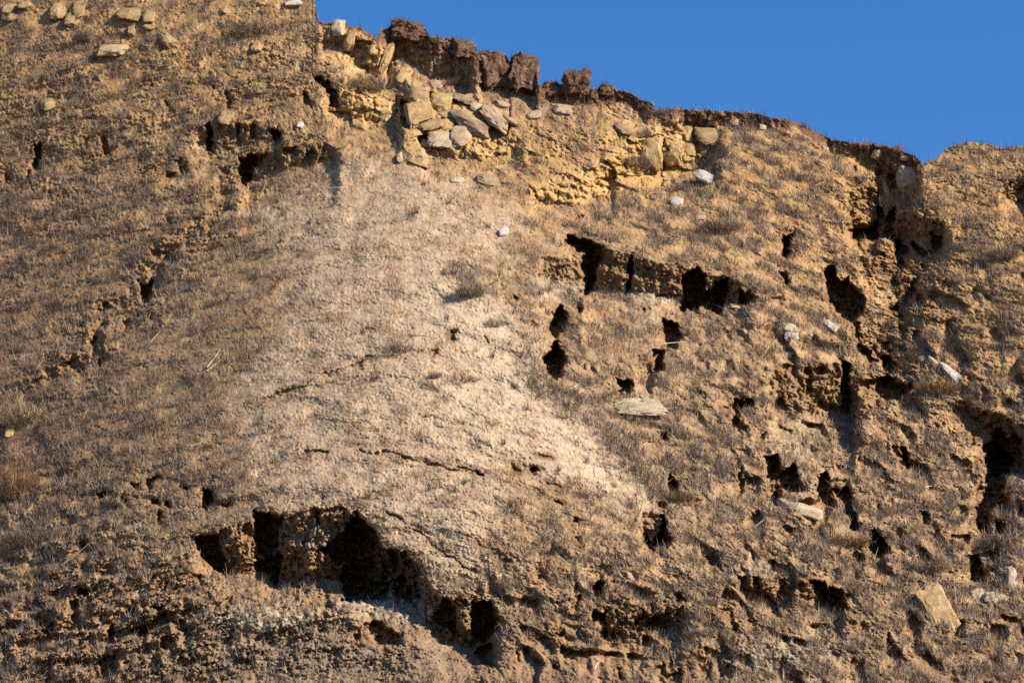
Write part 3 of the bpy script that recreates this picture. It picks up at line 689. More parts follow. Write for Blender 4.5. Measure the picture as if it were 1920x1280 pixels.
M = {
 'soil': soil_material(),
 'yellow': rock_material('yellow_sandstone', (0.25, 0.155, 0.065), (0.335, 0.22, 0.098), (0.40, 0.285, 0.145)),
 'pale': rock_material('cream_sandstone', (0.28, 0.205, 0.12), (0.37, 0.29, 0.19), (0.42, 0.345, 0.245), 1.4),
 'tanpale': rock_material('tan_pale_sandstone', (0.25, 0.175, 0.095), (0.33, 0.24, 0.14), (0.37, 0.28, 0.18), 1.4),
 'white': rock_material('white_sandstone', (0.30, 0.25, 0.20), (0.42, 0.37, 0.31), (0.49, 0.44, 0.38), 1.6),
 'tan': rock_material('tan_sandstone', (0.18, 0.115, 0.055), (0.26, 0.175, 0.088), (0.31, 0.22, 0.125)),
 'pink': rock_material('pinkish_sandstone', (0.24, 0.155, 0.095), (0.32, 0.225, 0.145), (0.38, 0.28, 0.19), 1.2),
 'grey': rock_material('grey_brown_sandstone', (0.20, 0.135, 0.075), (0.28, 0.195, 0.115), (0.34, 0.25, 0.155), 1.1),
 'topsoil': rock_material('reddish_topsoil', (0.075, 0.040, 0.026), (0.125, 0.070, 0.045), (0.22, 0.14, 0.09), 1.6, 0.9),
 'brown': rock_material('brown_soil', (0.15, 0.10, 0.055), (0.22, 0.145, 0.08), (0.28, 0.19, 0.11), 1.6, 0.9),
 'orange': rock_material('orange_stained_sandstone', (0.264, 0.144, 0.060), (0.353, 0.238, 0.121), (0.404, 0.302, 0.174), 1.8),
 'grass': attr_material('dry_grass', 'blade_colour'),
 'ground': rock_material('valley_floor', (0.184, 0.130, 0.074), (0.235, 0.173, 0.100), (0.279, 0.216, 0.134), 0.06),
}

def tag(o, label=None, cat=None, group=None, kind=None):
    if label: o['label'] = label
    if cat: o['category'] = cat
    if group: o['group'] = group
    if kind: o['kind'] = kind
    return o

def mesh_np(name, co, faces, mat, smooth=False, colour=None, cname='soil_colour'):
    me = bpy.data.meshes.new(name)
    n = len(faces); k = faces.shape[1]
    me.vertices.add(len(co)); me.vertices.foreach_set('co', np.ascontiguousarray(co, np.float32).ravel())
    me.loops.add(n * k); me.loops.foreach_set('vertex_index', np.ascontiguousarray(faces, np.int32).ravel())
    me.polygons.add(n); me.polygons.foreach_set('loop_start', np.arange(0, n * k, k, dtype=np.int32))
    if smooth: me.polygons.foreach_set('use_smooth', np.ones(n, bool))
    if colour is not None:
        at = me.color_attributes.new(cname, 'FLOAT_COLOR', 'POINT')
        c4 = np.ones((len(co), 4), np.float32); c4[:, :3] = colour
        at.data.foreach_set('color', c4.ravel())
    me.update(calc_edges=True)
    me.materials.append(M[mat])
    return me

def link(name, me, parent=None):
    o = bpy.data.objects.new(name, me); COL.objects.link(o)
    if parent is not None: o.parent = parent
    return o

# ------------------------------------------------------------------ hillside sheet
top = np.stack([PX[0], PY[0], PZ[0]], -1)
smooth_z = np.convolve(np.pad(top[:, 2], 20, mode='edge'), np.ones(41) / 41, mode='valid')
back = []
for dy, dz, w in ((0.25, 0.02, 0), (0.7, 0.0, 0.1), (1.6, -0.1, 0.4), (4, -0.8, 0.8), (10, -2.5, 1), (25, -8, 1), (60, -24, 1), (120, -50, 1), (200, -90, 1)):
    z = np.minimum(top[:, 2], top[:, 2] * (1 - w) + smooth_z * w) if w < 1 else np.minimum(smooth_z, top[:, 2] + 2)
    back.append(np.stack([top[:, 0] * (1 + dy / 210.0 * 0.3), top[:, 1] + dy, np.maximum(z + dz, -2.0)], -1))
back = np.array(back[::-1])
bot = np.stack([PX[-1], PY[-1], PZ[-1]], -1)
foot = []
for k in range(1, 11):
    t = k / 10.0
    foot.append(np.stack([bot[:, 0] * (1 - 0.2 * t), bot[:, 1] - (bot[:, 2] + 1.5) * 1.5 * t, bot[:, 2] * (1 - t) - 1.5 * t], -1))
foot = np.array(foot)
P = np.concatenate([back, np.stack([PX, PY, PZ], -1), foot], 0)
NRR, NCC = P.shape[:2]
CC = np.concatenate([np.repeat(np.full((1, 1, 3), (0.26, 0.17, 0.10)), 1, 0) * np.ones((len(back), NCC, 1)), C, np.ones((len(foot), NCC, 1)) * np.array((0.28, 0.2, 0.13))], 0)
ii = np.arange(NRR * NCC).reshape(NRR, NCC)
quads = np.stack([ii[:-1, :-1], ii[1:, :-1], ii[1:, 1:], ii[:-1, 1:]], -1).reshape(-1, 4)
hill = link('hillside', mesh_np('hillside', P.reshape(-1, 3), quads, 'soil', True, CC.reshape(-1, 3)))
tag(hill, 'slumped dry hillside broken by dark fissures and brown soil scarps', kind='structure')

ext = 6000.0
gr = link('ground', mesh_np('ground', np.array([(-ext, -ext, 0), (ext, -ext, 0), (ext, ext, 0), (-ext, ext, 0)], float), np.array([[0, 1, 2, 3]]), 'ground'))
tag(gr, 'flat dry valley floor below the hillside', kind='structure')

# ------------------------------------------------------------------ lookups on the finished surface
def surf_idx(u, v):
    u = np.asarray(u, float); v = np.asarray(v, float)
    j = np.clip(np.searchsorted(cols, u), 0, len(cols) - 1)
    s = skys[j]; off = skyv[j] - s
    x = v - s
    for _ in range(6):
        x = v - s - off * np.exp(-np.maximum(x, -5) / 150.0)
    i = np.clip(np.rint(x / (1300 - s) * (NR - 1)).astype(int), 0, NR - 1)
    return i, j
def surf(u, v):
    i, j = surf_idx(u, v)
    return np.stack([PX[i, j], PY[i, j], PZ[i, j]], -1)
AX = np.array([1.0, 0, 0]); AY = np.array([0, cp, sp]); AZ = np.array([0, -sp, cp])

# ------------------------------------------------------------------ rocks
import bmesh
_ico = {}
def ico(sub):
    if sub not in _ico:
        bm = bmesh.new(); bmesh.ops.create_icosphere(bm, subdivisions=sub, radius=1.0)
        co = np.array([v.co[:] for v in bm.verts]); fa = np.array([[v.index for v in f.verts] for f in bm.faces]); bm.free()
        _ico[sub] = (co, fa)
    return _ico[sub]

def n3(p, s, seed):
    return (perlin(p[:, 0] * s + 7, p[:, 1] * s + p[:, 2] * s * 0.7, seed) + perlin(p[:, 1] * s, p[:, 2] * s - p[:, 0] * s * 0.6, seed + 3) + perlin(p[:, 2] * s + 3, p[:, 0] * s + p[:, 1] * s * 0.5, seed + 5)) / 1.8

def rock_mesh(name, half, seed, mat, sub=4, boxy=0.5, rough=0.06, cuts=9):
    r = np.random.default_rng(seed)
    co, fa = ico(sub); p = co.copy()
    q = np.sign(p) * np.abs(p) ** (1 - 0.55 * boxy)
    p = q / np.maximum(np.abs(q).max(1, keepdims=True), 1e-6) * boxy * 0.95 + p * (1 - boxy)
    for k in range(cuts):
        n = r.normal(size=3); n /= np.linalg.norm(n)
        d = (p @ n).max() * r.uniform(0.70, 0.93)
        s = p @ n - d
        p = p - np.where(s > 0, s * 0.97, 0)[:, None] * n[None, :]
    p *= (1 + rough * 1.6 * n3(p, 1.7, seed) + rough * 0.9 * n3(p, 4.5, seed + 11) + rough * 0.5 * n3(p, 11, seed + 17))[:, None]
    ext_ = np.abs(p).max(0); p = p / ext_[None, :]
    return p * np.asarray(half)[None, :], fa

def place_rock(name, u0, v0, u1, v1, mat, label, rot=0.0, depth=0.9, sink=0.3, boxy=0.45, rough=0.06, sub=4, cat='boulder', group=None, seed=None, cuts=13, tiltmax=True, dims=None):
    """bounding box in the photo -> a rock standing on the slope there, with its own thickness"""
    cu, cv = (u0 + u1) / 2, (v0 + v1) / 2
    gu, gv = np.meshgrid(np.linspace(u0, u1, 5), np.linspace(v0, v1, 5))
    i, j = surf_idx(gu.ravel(), np.maximum(gv.ravel(), skyv[np.clip(np.searchsorted(cols, gu.ravel()), 0, len(cols) - 1)] + 1))
    dd = float(np.median(D[i, j]))
    tilt = float(np.clip(np.polyfit(-V[i, j] * MPP, D[i, j], 1)[0] * 0.8, 0.0, 1.7)) if tiltmax else 0.0
    s = TANPX * dd
    w, h = (u1 - u0) / 2 * s, (v1 - v0) / 2 * s
    dep = depth * (w + h) / 2
    sd = seed if seed is not None else int(cu * 7 + cv * 13)
    a = math.radians(rot)
    if rot:
        c2, s2 = abs(math.cos(a)), abs(math.sin(a))
        den = c2 * c2 - s2 * s2
        if abs(den) > 0.3:
            w, h = max((w * c2 - h * s2) / den, 0.4 * w), max((h * c2 - w * s2) / den, 0.4 * h)
        else:
            w = 0.93 * math.hypot(w, h); h = 0.4 * w
    if dims: w, h = dims[0] / 2 * s, dims[1] / 2 * s
    w *= 1.15; h *= 1.15
    p, fa = rock_mesh(name, (w, dep, h), sd, mat, sub, boxy, rough, cuts)
    c, sn = math.cos(a), math.sin(a)
    x = p[:, 0] * c - p[:, 2] * sn; z = p[:, 0] * sn + p[:, 2] * c
    co = x[:, None] * AX + (p[:, 1] + tilt * z)[:, None] * AY + z[:, None] * AZ
    me = mesh_np(name, co, fa, mat, True)
    me.set_sharp_from_angle(angle=math.radians(22))
    o = link(name, me)
    dc = dd - dep * (0.7 - sink)
    o.location = ((cu - 960) * TANPX * dc, dc * cp - (640 - cv) * TANPX * dc * sp, CAMZ + dc * sp + (640 - cv) * TANPX * dc * cp)
    tag(o, label, cat, group)
    return o

ROCKS = [
 # boulder pile under the crest
 ('boulder', 757, 183, 815, 243, 'yellow', 'largest yellow block at the left end of the boulder pile under the crest', 12, 1.0, .12, .6),
 ('boulder', 807, 168, 850, 213, 'yellow', 'rounded yellow boulder with pale top resting above the big yellow block', -8, 1.0, .12, .4),
 ('boulder', 773, 163, 799, 190, 'tan', 'small tan boulder tucked between the yellow pinnacles and the boulder pile', 5, 1, .12, .4),
 ('boulder', 845, 172, 893, 202, 'grey', 'grey ledge-like slab at the top of the boulder pile', -20, 1.2, .12, .6),
 ('boulder', 883, 189, 903, 209, 'pale', 'small pale cobble perched between two grey-brown boulders of the pile', 10, 1, .12, .4),
 ('boulder', 853, 203, 915, 258, 'grey', 'large grey-brown egg-shaped boulder in the middle of the pile', -32, 1.0, .12, .35),
 ('boulder', 898, 200, 953, 244, 'pink', 'long pinkish boulder lying diagonally at the right end of the pile', -38, 1.1, .12, .35),
 ('boulder', 790, 220, 830, 250, 'tan', 'brownish boulder wedged below the big yellow block', 15, 1, .12, .5),
 ('boulder', 829, 216, 853, 244, 'yellow', 'narrow upright yellow stone in the centre of the pile', 5, 1, .12, .5),
 ('boulder', 805, 246, 848, 277, 'pale', 'pale yellow boulder at the foot of the pile', -6, 1, .12, .55),
 ('boulder', 846, 237, 881, 278, 'pink', 'pinkish-grey boulder at the bottom right of the pile', -18, 1, .12, .45),
 ('boulder', 793, 262, 806, 276, 'tan', 'small dark-sided stone at the bottom left of the pile', 0, 1, .12, .5, 3),
 ('boulder', 927, 186, 954, 206, 'pink', 'squat pinkish stone half buried above the long diagonal boulder', -15, 1, .12, .5),
 ('boulder', 1037, 193, 1073, 221, 'pink', 'pinkish-grey boulder on the slope below the lone crest block', -10, 1, .35, .5),
 ('boulder', 1147, 226, 1188, 258, 'tan', 'rounded tan boulder half buried left of the yellow cliff', -20, 1, .4, .3),
 ('boulder', 893, 323, 940, 353, 'grey', 'flat grey-brown slab on the slope below the boulder pile', -12, .9, .45, .6),
 ('boulder', 936, 330, 962, 351, 'tan', 'tan stone leaning on the grey-brown slab below the pile', -25, .9, .45, .5, 3),
 ('boulder', 743, 283, 756, 306, 'pale', 'small pale upright stone at the top of the bare spur', 8, 1, .25, .5, 3),
 ('boulder', 760, 297, 804, 316, 'tan', 'low tan ledge stone at the top of the bare spur', -22, .8, .5, .5, 3),
 ('boulder', 843, 330, 871, 344, 'pale', 'low pale slab on the spur left of the grey slab', -5, .9, .45, .5, 3),
 ('boulder', 872, 176, 900, 196, 'yellow', 'yellowish stone behind the small pale cobble at the top of the pile', -12, 1, .15, .5),
 ('boulder', 822, 205, 848, 224, 'tan', 'tan stone in the gap between the rounded yellow boulder and the narrow upright one', 8, 1, .15, .5),
 ('boulder', 905, 240, 940, 262, 'tan', 'tan stone under the right end of the long diagonal boulder', -10, 1, .25, .45),
 ('boulder', 760, 240, 792, 262, 'yellow', 'yellow stone under the left end of the boulder pile', 10, 1, .25, .6),
 ('boulder', 942, 215, 976, 240, 'pink', 'pinkish stone just right of the long diagonal boulder', -30, 1, .3, .4),
 ('boulder', 800, 148, 832, 170, 'pink', 'pinkish stone on the slope above the boulder pile', -8, 1, .35, .5),
 ('boulder', 985, 205, 1016, 228, 'pink', 'pinkish stone half buried between the pile and the lone crest block', 12, 1, .4, .45),
 # pinnacles
 ('boulder', 622, 36, 648, 70, 'pale', 'pale rounded knob standing on the skyline right of the notch', 0, 1, .3, .35),
 ('boulder', 643, 56, 668, 98, 'yellow', 'yellow pinnacle just below the pale skyline knob', -8, 1, .3, .5),
 ('boulder', 707, 78, 742, 142, 'yellow', 'tall yellow pinnacle below the highest crest block', -18, .9, .3, .5),
 ('boulder', 741, 122, 774, 162, 'yellow', 'yellow buttress stone stepping down right of the tall pinnacle', -15, 1, .3, .5),
 ('boulder', 690, 84, 708, 104, 'yellow', 'small yellow stone left of the tall pinnacle', 0, 1, .3, .4, 3),
 # yellow jointed cliff
 ('boulder', 1281, 237, 1298, 266, 'yellow', 'upright yellow joint block at the top right of the yellow cliff', 0, 1, .35, .85),
 ('boulder', 1254, 266, 1281, 288, 'yellow', 'yellow joint block in the second row of the yellow cliff', -6, 1, .35, .85),
 ('boulder', 1282, 267, 1303, 294, 'yellow', 'yellow joint block beside the dark seam of the yellow cliff', 4, 1, .35, .85),
 ('boulder', 1243, 281, 1279, 314, 'yellow', 'broad yellow joint block low in the yellow cliff', 12, 1, .35, .8),
 ('boulder', 1278, 289, 1297, 304, 'yellow', 'small yellow joint block at the foot of the yellow cliff', 14, 1, .35, .8, 3),
 ('boulder', 1197, 256, 1244, 324, 'yellow', 'largest smooth yellow face block of the yellow cliff', 6, .8, .4, .75),
 ('boulder', 1303, 238, 1353, 274, 'tan', 'brownish block right of the seam, under the crest soil', 0, .9, .35, .7),
 # scattered pale rocks
 ('boulder', 1305, 319, 1347, 349, 'white', 'white flat slab lying on the grey brush below the yellow cliff', -30, .7, .1, .5),
 ('boulder', 1257, 366, 1283, 389, 'white', 'white blocky rock below and left of the flat white slab', -20, .9, .1, .6),
 ('boulder', 1229, 357, 1248, 367, 'grey', 'thin grey flagstone just above the white blocky rock', 5, .9, .3, .5, 3),
 ('boulder', 1299, 399, 1324, 415, 'pink', 'small pinkish rock right of and below the white blocky rock', 10, .9, .3, .5, 3),
 ('boulder', 1264, 332, 1288, 348, 'tan', 'dull tan rock left of the flat white slab', 0, .9, .45, .4, 3),
 ('boulder', 934, 422, 954, 443, 'white', 'white rock alone on the upper right shoulder of the spur', 10, 1, .15, .5, 3),
 ('boulder', 1462, 602, 1494, 624, 'pale', 'cream rock on top of the white one right of the central scarp', -12, .9, .35, .4),
 ('boulder', 1472, 621, 1496, 639, 'white', 'white rock just under the cream rock right of the central scarp', 0, .9, .2, .6, 3),
 ('boulder', 1543, 597, 1566, 620, 'white', 'white rock in grey brush just left of the large dark hole', -40, .8, .15, .5, 3),
 ('boulder', 1472, 659, 1486, 671, 'pale', 'small cream stone above the broad brown scarp', 0, 1, .3, .4, 3),
 ('boulder', 1110, 679, 1128, 698, 'tan', 'small yellowish stone right of the lower dark crack', 25, 1, .3, .5, 3),
 ('boulder', 1097, 678, 1107, 694, 'tan', 'tiny upright tan stone right of the lower dark crack', 5, 1, .3, .5, 3),
 ('boulder', 1333, 606, 1349, 616, 'tan', 'tan cobble below the dark cave of the central scarp, left of a similar one', -10, 1, .3, .4, 3),
 ('boulder', 1357, 609, 1374, 621, 'tan', 'tan cobble below the dark cave of the central scarp, right of a similar one', -16, 1, .3, .4, 3),
 ('boulder', 1370, 571, 1391, 580, 'pale', 'thin cream stone at the right foot of the central scarp', -8, .9, .3, .5, 3),
 ('boulder', 1765, 680, 1807, 723, 'white', 'long pale slab lying diagonally on the right hillside', -45, .6, .3, .6),
 ('boulder', 1742, 670, 1760, 684, 'pale', 'small pale slab uphill of the long diagonal slab', -40, .8, .4, .5, 3),
 ('boulder', 1683, 312, 1716, 354, 'pale', 'cream block under the crest beside the skyline notch', 0, .9, .3, .65),
 ('boulder', 1652, 336, 1668, 375, 'yellow', 'narrow yellow wedge left of the cream block by the notch', 12, .9, .3, .7),
 ('boulder', 1424, 230, 1437, 246, 'pale', 'small pale stone set in the crest soil', 0, 1, .4, .5, 3),
 ('boulder', 1369, 222, 1384, 238, 'pink', 'pinkish stone in the dark hollow of the crest', 0, 1, .3, .6, 3),
 ('boulder', 1633, 279, 1654, 301, 'pink', 'pinkish stone under the crest turf left of the notch', -20, 1, .35, .5, 3),
 ('boulder', 1686, 290, 1705, 304, 'pink', 'low pinkish stone just under the crest turf by the notch', -10, 1, .35, .6, 3),
 # lower boulders
 ('boulder', 1820, 1103, 1848, 1127, 'pale', 'small cream stone left of the jagged cream outcrop', 10, 1, .3, .5),
 ('boulder', 1846, 1110, 1886, 1131, 'pale', 'low cream ledge joining the two cream outcrop stones', 0, 1, .3, .6),
 ('boulder', 1882, 1065, 1913, 1117, 'pale', 'tall cream outcrop stone at the right edge of the picture', -14, .9, .3, .5),
 ('boulder', 1464, 939, 1538, 968, 'pale', 'thin tan flagstone bridging the lower right fissure', -18, .9, .2, .6),
 ('boulder', 1422, 896, 1443, 905, 'tan', 'small flat tan stone left of the lower right fissure', 2, 1, .3, .5, 3),
 ('boulder', 0, 780, 28, 798, 'yellow', 'flat yellowish rock at the left edge of the picture', -4, 1, .3, .6),
 ('boulder', 10, 797, 28, 818, 'yellow', 'small pale yellow stone under the flat rock at the left edge', 5, 1, .25, .6, 3),
 # upper left
 ('boulder', 3, 3, 35, 28, 'tan', 'rounded ochre boulder in the top left corner', 10, 1, .6, .4),
 ('boulder', 34, 1, 66, 21, 'tan', 'ochre boulder second from the top left corner', -5, 1, .6, .4),
 ('boulder', 5, 24, 34, 41, 'tan', 'tan boulder just below the top left corner boulder', 0, 1, .6, .5),
 ('boulder', 92, 4, 124, 41, 'tan', 'blocky ochre boulder left of the dark vertical gap at the top', 5, 1, .6, .5),
 ('boulder', 137, -4, 161, 37, 'tan', 'ochre boulder cut off by the top edge, right of the dark vertical gap', 0, 1, .6, .5),
 ('boulder', 122, 23, 149, 50, 'tan', 'tan boulder directly below the dark vertical gap', 0, 1, .6, .4),
 ('boulder', 219, 10, 270, 46, 'tan', 'large smooth ochre boulder, left half of the twin boulders', -8, .9, .6, .35),
 ('boulder', 262, 16, 298, 49, 'tan', 'ochre boulder, right half of the twin boulders', -20, .9, .6, .35),
 ('boulder', 266, 43, 291, 58, 'tan', 'small dark tan stone under the twin boulders', -10, 1, .6, .4, 3),
 ('boulder', 181, 82, 241, 108, 'tanpale', 'wide pale boulder with a flat top below the twin boulders', 3, .9, .45, .5),
 ('boulder', 237, 46, 258, 73, 'tan', 'wedge-shaped ochre stone between the twin boulders and the wide pale one', 18, 1, .6, .5),
 ('boulder', 300, 63, 329, 91, 'tan', 'sloping tan boulder right of the wedge-shaped stone', -40, 1, .6, .4),
 ('boulder', 470, 76, 493, 101, 'tan', 'rounded yellow stone in brush left of the skyline notch', 5, 1, .6, .35),
 ('boulder', 412, 12, 429, 28, 'tan', 'small yellow stone near the top edge', -10, 1, .6, .4, 3),
 ('boulder', 536, -3, 566, 13, 'white', 'whitish slab at the top edge near the skyline step', 0, 1, .45, .6),
 ('boulder', 77, 183, 107, 208, 'tan', 'low tan lump on the upper left slope', 0, 1, .6, .3),
 ('boulder', 555, 226, 571, 243, 'white', 'small whitish stone left of the yellow scarp', -20, 1, .35, .4, 3),
 ('boulder', 410, 208, 438, 234, 'tan', 'rounded tan lump on the lip of the upper left scarp', 0, 1, .6, .3),
]
DIMS = {(1305, 319): (50, 22), (1765, 680): (60, 17), (1543, 597): (30, 13), (898, 200): (66, 34), (853, 203): (70, 46), (300, 63): (38, 22),
        (1464, 939): (76, 22), (1742, 670): (22, 9)}
for it in ROCKS:
    nm, u0, v0, u1, v1, mt, lb, rot, dep, sink, boxy = it[:11]
    sub = it[11] if len(it) > 11 else 4
    if 750 <= u0 <= 945 and 160 < v0 < 265:
        rot += ((u0 * 7 + v0 * 3) % 31) - 15; boxy = min(boxy + 0.12, 0.7); u0 -= 3; u1 += 3; v0 -= 2; v1 += 2
    place_rock(nm, u0, v0, u1, v1, mt, lb, rot, dep, sink, boxy, 0.10, sub, dims=DIMS.get((u0, v0)))

# the cream broken boulder in the middle: body and the shards lying on it
def group_rock(name, label, cat, parts):
    first = None
    for pn_, args in parts:
        o = place_rock(pn_, *args)
        for k in ('label', 'category', 'group'):
            if k in o: del o[k]
        if first is None:
            first = bpy.data.objects.new(name, None); COL.objects.link(first); first.location = o.location
            tag(first, label, cat)
            bpy.context.view_layer.update()
        o.parent = first
        o.location = o.location - first.location
    return first
group_rock('boulder', 'wide cream broken boulder lying in dry grass below the two dark cracks', 'boulder', [
    ('rock_body', (1143, 751, 1247, 782, 'pale', 'x', -3, .5, .3, .6, .15, 5)),
    ('rock_shard', (1150, 744, 1200, 764, 'pale', 'x', 6, .9, .3, .6, .12, 4)),
    ('rock_shard', (1198, 741, 1240, 766, 'pale', 'x', -10, .9, .3, .6, .12, 4))])
place_rock('rock_slab', 1724, 1100, 1792, 1184, 'orange', 'tall tan slab with orange stains leaning at the lower right', 21, .5, .25, .75, .10, 5, 'slab', None, None, 7, True, (50, 80))
# crest soil blocks
for u0, v0, u1, v1, lb, rt in (
    (897, 92, 958, 170, 'reddish-brown soil block on the skyline, left of the pair above the boulder pile', 0),
    (955, 100, 1010, 174, 'reddish-brown soil block on the skyline, right of the pair with a sheer right side', 0),
    (1056, 128, 1108, 178, 'lone square reddish-brown soil block standing on the skyline', 0),
    (726, 31, 804, 92, 'highest reddish-brown soil block of the crest, tilted down to the right', -14),
    (846, 72, 894, 112, 'low dark soil block on the crest left of the skyline pair', -6),
    (1018, 154, 1046, 184, 'small dark soil stub on the skyline left of the lone square block', 0),
    (1122, 158, 1156, 184, 'small dark soil hump on the skyline right of the lone square block', -12)):
    blk = place_rock('soil_block', u0, v0, u1, v1, 'topsoil' if u0 > 600 else 'brown', lb, rt, .9, (.3 if u0 > 1010 else .55) if u0 > 600 else .75, .72, .2, 5 if u1 - u0 > 45 else 4, 'soil block', None, None, 10)

# turf along the top of each block, a part of it
def turf(o, seed):
    me = o.data; n = len(me.vertices)
    co = np.empty(n * 3, np.float32); me.vertices.foreach_get('co', co); co = co.reshape(-1, 3)
    r = np.random.default_rng(seed)
    z0 = np.quantile(co[:, 2], 0.80)
    idx = r.choice(np.where(co[:, 2] > z0)[0], 260)
    p = co[idx]; d = r.normal(0, 0.5, (260, 3)); d[:, 2] = 1; d /= np.linalg.norm(d, axis=1, keepdims=True)
    L = r.uniform(0.12, 0.5, 260) * r.uniform(0.4, 1, 260)
    a = r.uniform(0, math.pi, 260); sd = np.stack([np.cos(a), np.sin(a), 0 * a], -1) * 0.014
    v = np.stack([p - sd - d * 0.03, p + sd - d * 0.03, p + d * L[:, None]], 1).reshape(-1, 3)
    c = np.array([(0.14, 0.075, 0.045), (0.10, 0.06, 0.045), (0.22, 0.16, 0.10)])[r.integers(0, 3, 260)]
    t = link('turf', mesh_np('turf', v, np.arange(780).reshape(-1, 3), 'grass', False, np.repeat(c, 3, 0), 'blade_colour'), o)
    tag(t, kind='stuff')
for q, o in enumerate([o for o in COL.objects if o.name.startswith('soil_block')]):
    turf(o, 800 + q)

# ------------------------------------------------------------------ dry grass: one mass of single blades
def blades(N, dens, lmin, lmax, wmin, wmax, palette, weights, lean, seed, clump=1, spread=0.0):
    r = np.random.default_rng(seed)
    u = r.uniform(-90, 2020, N); v = r.uniform(-60, 1298, N)
    i, j = surf_idx(u, v)
    ok = (v > skyv[j] + 0.5) & (r.uniform(0, 1, N) < dens[i, j])
    u = u[ok]; v = v[ok]
    if clump > 1:
        u = np.repeat(u, clump) + r.normal(0, spread, len(u) * clump); v = np.repeat(v, clump) + r.normal(0, spread * 0.7, len(v) * clump)
        i, j = surf_idx(u, v); k2 = (PIT[i, j] < 0.3) & (v > skyv[j] - 1); u = u[k2]; v = v[k2]
    i, j = surf_idx(u, v)
    p = np.stack([PX[i, j], PY[i, j], PZ[i, j]], -1); n = len(p)
    p[:, 0] += r.normal(0, 0.03, n)
    L = r.uniform(lmin, lmax, n) * r.uniform(0.5, 1.0, n)
    d = r.normal(0, lean, (n, 3)); d[:, 2] = 1.0; d[:, 1] -= 0.25
    d /= np.linalg.norm(d, axis=1, keepdims=True)
    a = r.uniform(0, math.pi, n); side = np.stack([np.cos(a), np.sin(a) * 0.6, np.zeros(n)], -1) * (r.uniform(wmin, wmax, n))[:, None]
    base = p - d * 0.04
    co = np.stack([base - side, base + side, base + d * L[:, None]], 1).reshape(-1, 3)
    pal = np.asarray(palette); c = pal[r.choice(len(pal), n, p=np.asarray(weights) / np.sum(weights))] * r.uniform(0.75, 1.25, (n, 1))
    return co, np.repeat(c, 3, 0)

parts = [blades(160000, dens_tan, 0.10, 0.34, 0.010, 0.024, [STRAW, TANB, GREYL, RUST], [4, 3, 2, 0.6], 0.65, 201, 3, 2.2),
         blades(330000, dens_grey, 0.25, 0.75, 0.010, 0.028, [GREYP, GREYL, TANB, RUST], [4, 3, 1.5, 0.6], 0.6, 202, 6, 3.2),
         blades(60000, dens_rust, 0.2, 0.55, 0.010, 0.024, [RUST, TANB, GREYP], [3, 2, 1], 0.5, 203, 4, 3.0),
         blades(4500, np.clip(bare * (0.3 + 0.7 * BR), 0, 1), 0.5, 1.3, 0.012, 0.024, [STRAW, (0.48, 0.39, 0.27)], [1, 1], 0.75, 204)]
# turf fringe along the skyline
crest = ((dsk < 6) & (U > 596)).astype(float)
parts.append(blades(260000, crest * (0.35 + 0.65 * (fbm(U / 14, V * 0 + 2, 107, 2) > 0.05)), 0.2, 1.0, 0.010, 0.024, [RUST, (0.15, 0.08, 0.055), GREYP, TANB], [3, 3, 2, 1], 0.5, 205))
# separate taller tufts, and stems standing on the skyline
tn = sstep(0.1, 0.5, fbm(U / 40, VT / 40, 109, 3))
parts.append(blades(5200, np.clip(bare * talus * tn * (1 - 0.8 * PALE), 0, 1), 0.4, 1.0, 0.010, 0.024, [STRAW, TANB, (0.46, 0.37, 0.25)], [2, 2, 1], 0.45, 206, 22, 2.0))
parts.append(blades(4200, np.clip(bare * talus * tn * BR, 0, 1), 0.4, 0.95, 0.012, 0.026, [GREYP, (0.09, 0.07, 0.06), GREYL], [2, 2, 1], 0.5, 207, 26, 2.4))
parts.append(blades(16000, crest, 0.6, 1.6, 0.010, 0.018, [RUST, STRAW, GREYP], [2, 1, 2], 0.25, 208))
co = np.concatenate([p[0] for p in parts]); cl = np.concatenate([p[1] for p in parts])
fa = np.arange(len(co)).reshape(-1, 3)
g = link('dry_grass', mesh_np('dry_grass', co, fa, 'grass', False, cl, 'blade_colour'))
tag(g, 'thin dry grass and grey burnt stubble covering the hillside', 'dry grass', kind='stuff')

# ------------------------------------------------------------------ loose clods and pebbles: one mass
r = np.random.default_rng(301)
N = 60000
u = r.uniform(-10, 1930, N); v = r.uniform(150, 1296, N)
i, j = surf_idx(u, v)
dc = np.clip((CLOD - 0.3) * 0.8 + 0.5 * blob(640, 1210, 320, 70)[i, j] if False else (CLOD[i, j] - 0.25) * 0.6 + 0.55 * blob(640, 1210, 320, 70)[i, j] + 0.3 * RAW[i, j] * (1 - PIT[i, j]), 0.02, 1)
ok = (v > skyv[j] + 4) & (r.uniform(0, 1, N) < dc) & (PIT[i, j] < 0.5)
u, v, i, j = u[ok], v[ok], i[ok], j[ok]
n = len(u)
size = 0.035 + 0.12 * r.uniform(0, 1, n) ** 4
octa = np.array([(1, 0, 0), (-1, 0, 0), (0, 1, 0), (0, -1, 0), (0, 0, 1), (0, 0, -1)], float)
of = np.array([(0, 2, 4), (2, 1, 4), (1, 3, 4), (3, 0, 4), (2, 0, 5), (1, 2, 5), (3, 1, 5), (0, 3, 5)])
p = np.stack([PX[i, j], PY[i, j], PZ[i, j]], -1)
jit = octa[None] * r.uniform(0.55, 1.2, (n, 6, 1)) + r.normal(0, 0.18, (n, 6, 3))
co = (p[:, None, :] + jit * size[:, None, None]).reshape(-1, 3)
fa = (of[None] + (np.arange(n) * 6)[:, None, None]).reshape(-1, 3)
cc = np.repeat(C[i, j] * r.uniform(0.8, 1.25, (n, 1)), 6, 0)
cg = link('soil_clods', mesh_np('soil_clods', co, fa, 'soil', False, cc))
tag(cg, 'loose crumbs and clods of soil strewn over the slope', 'soil', kind='stuff')

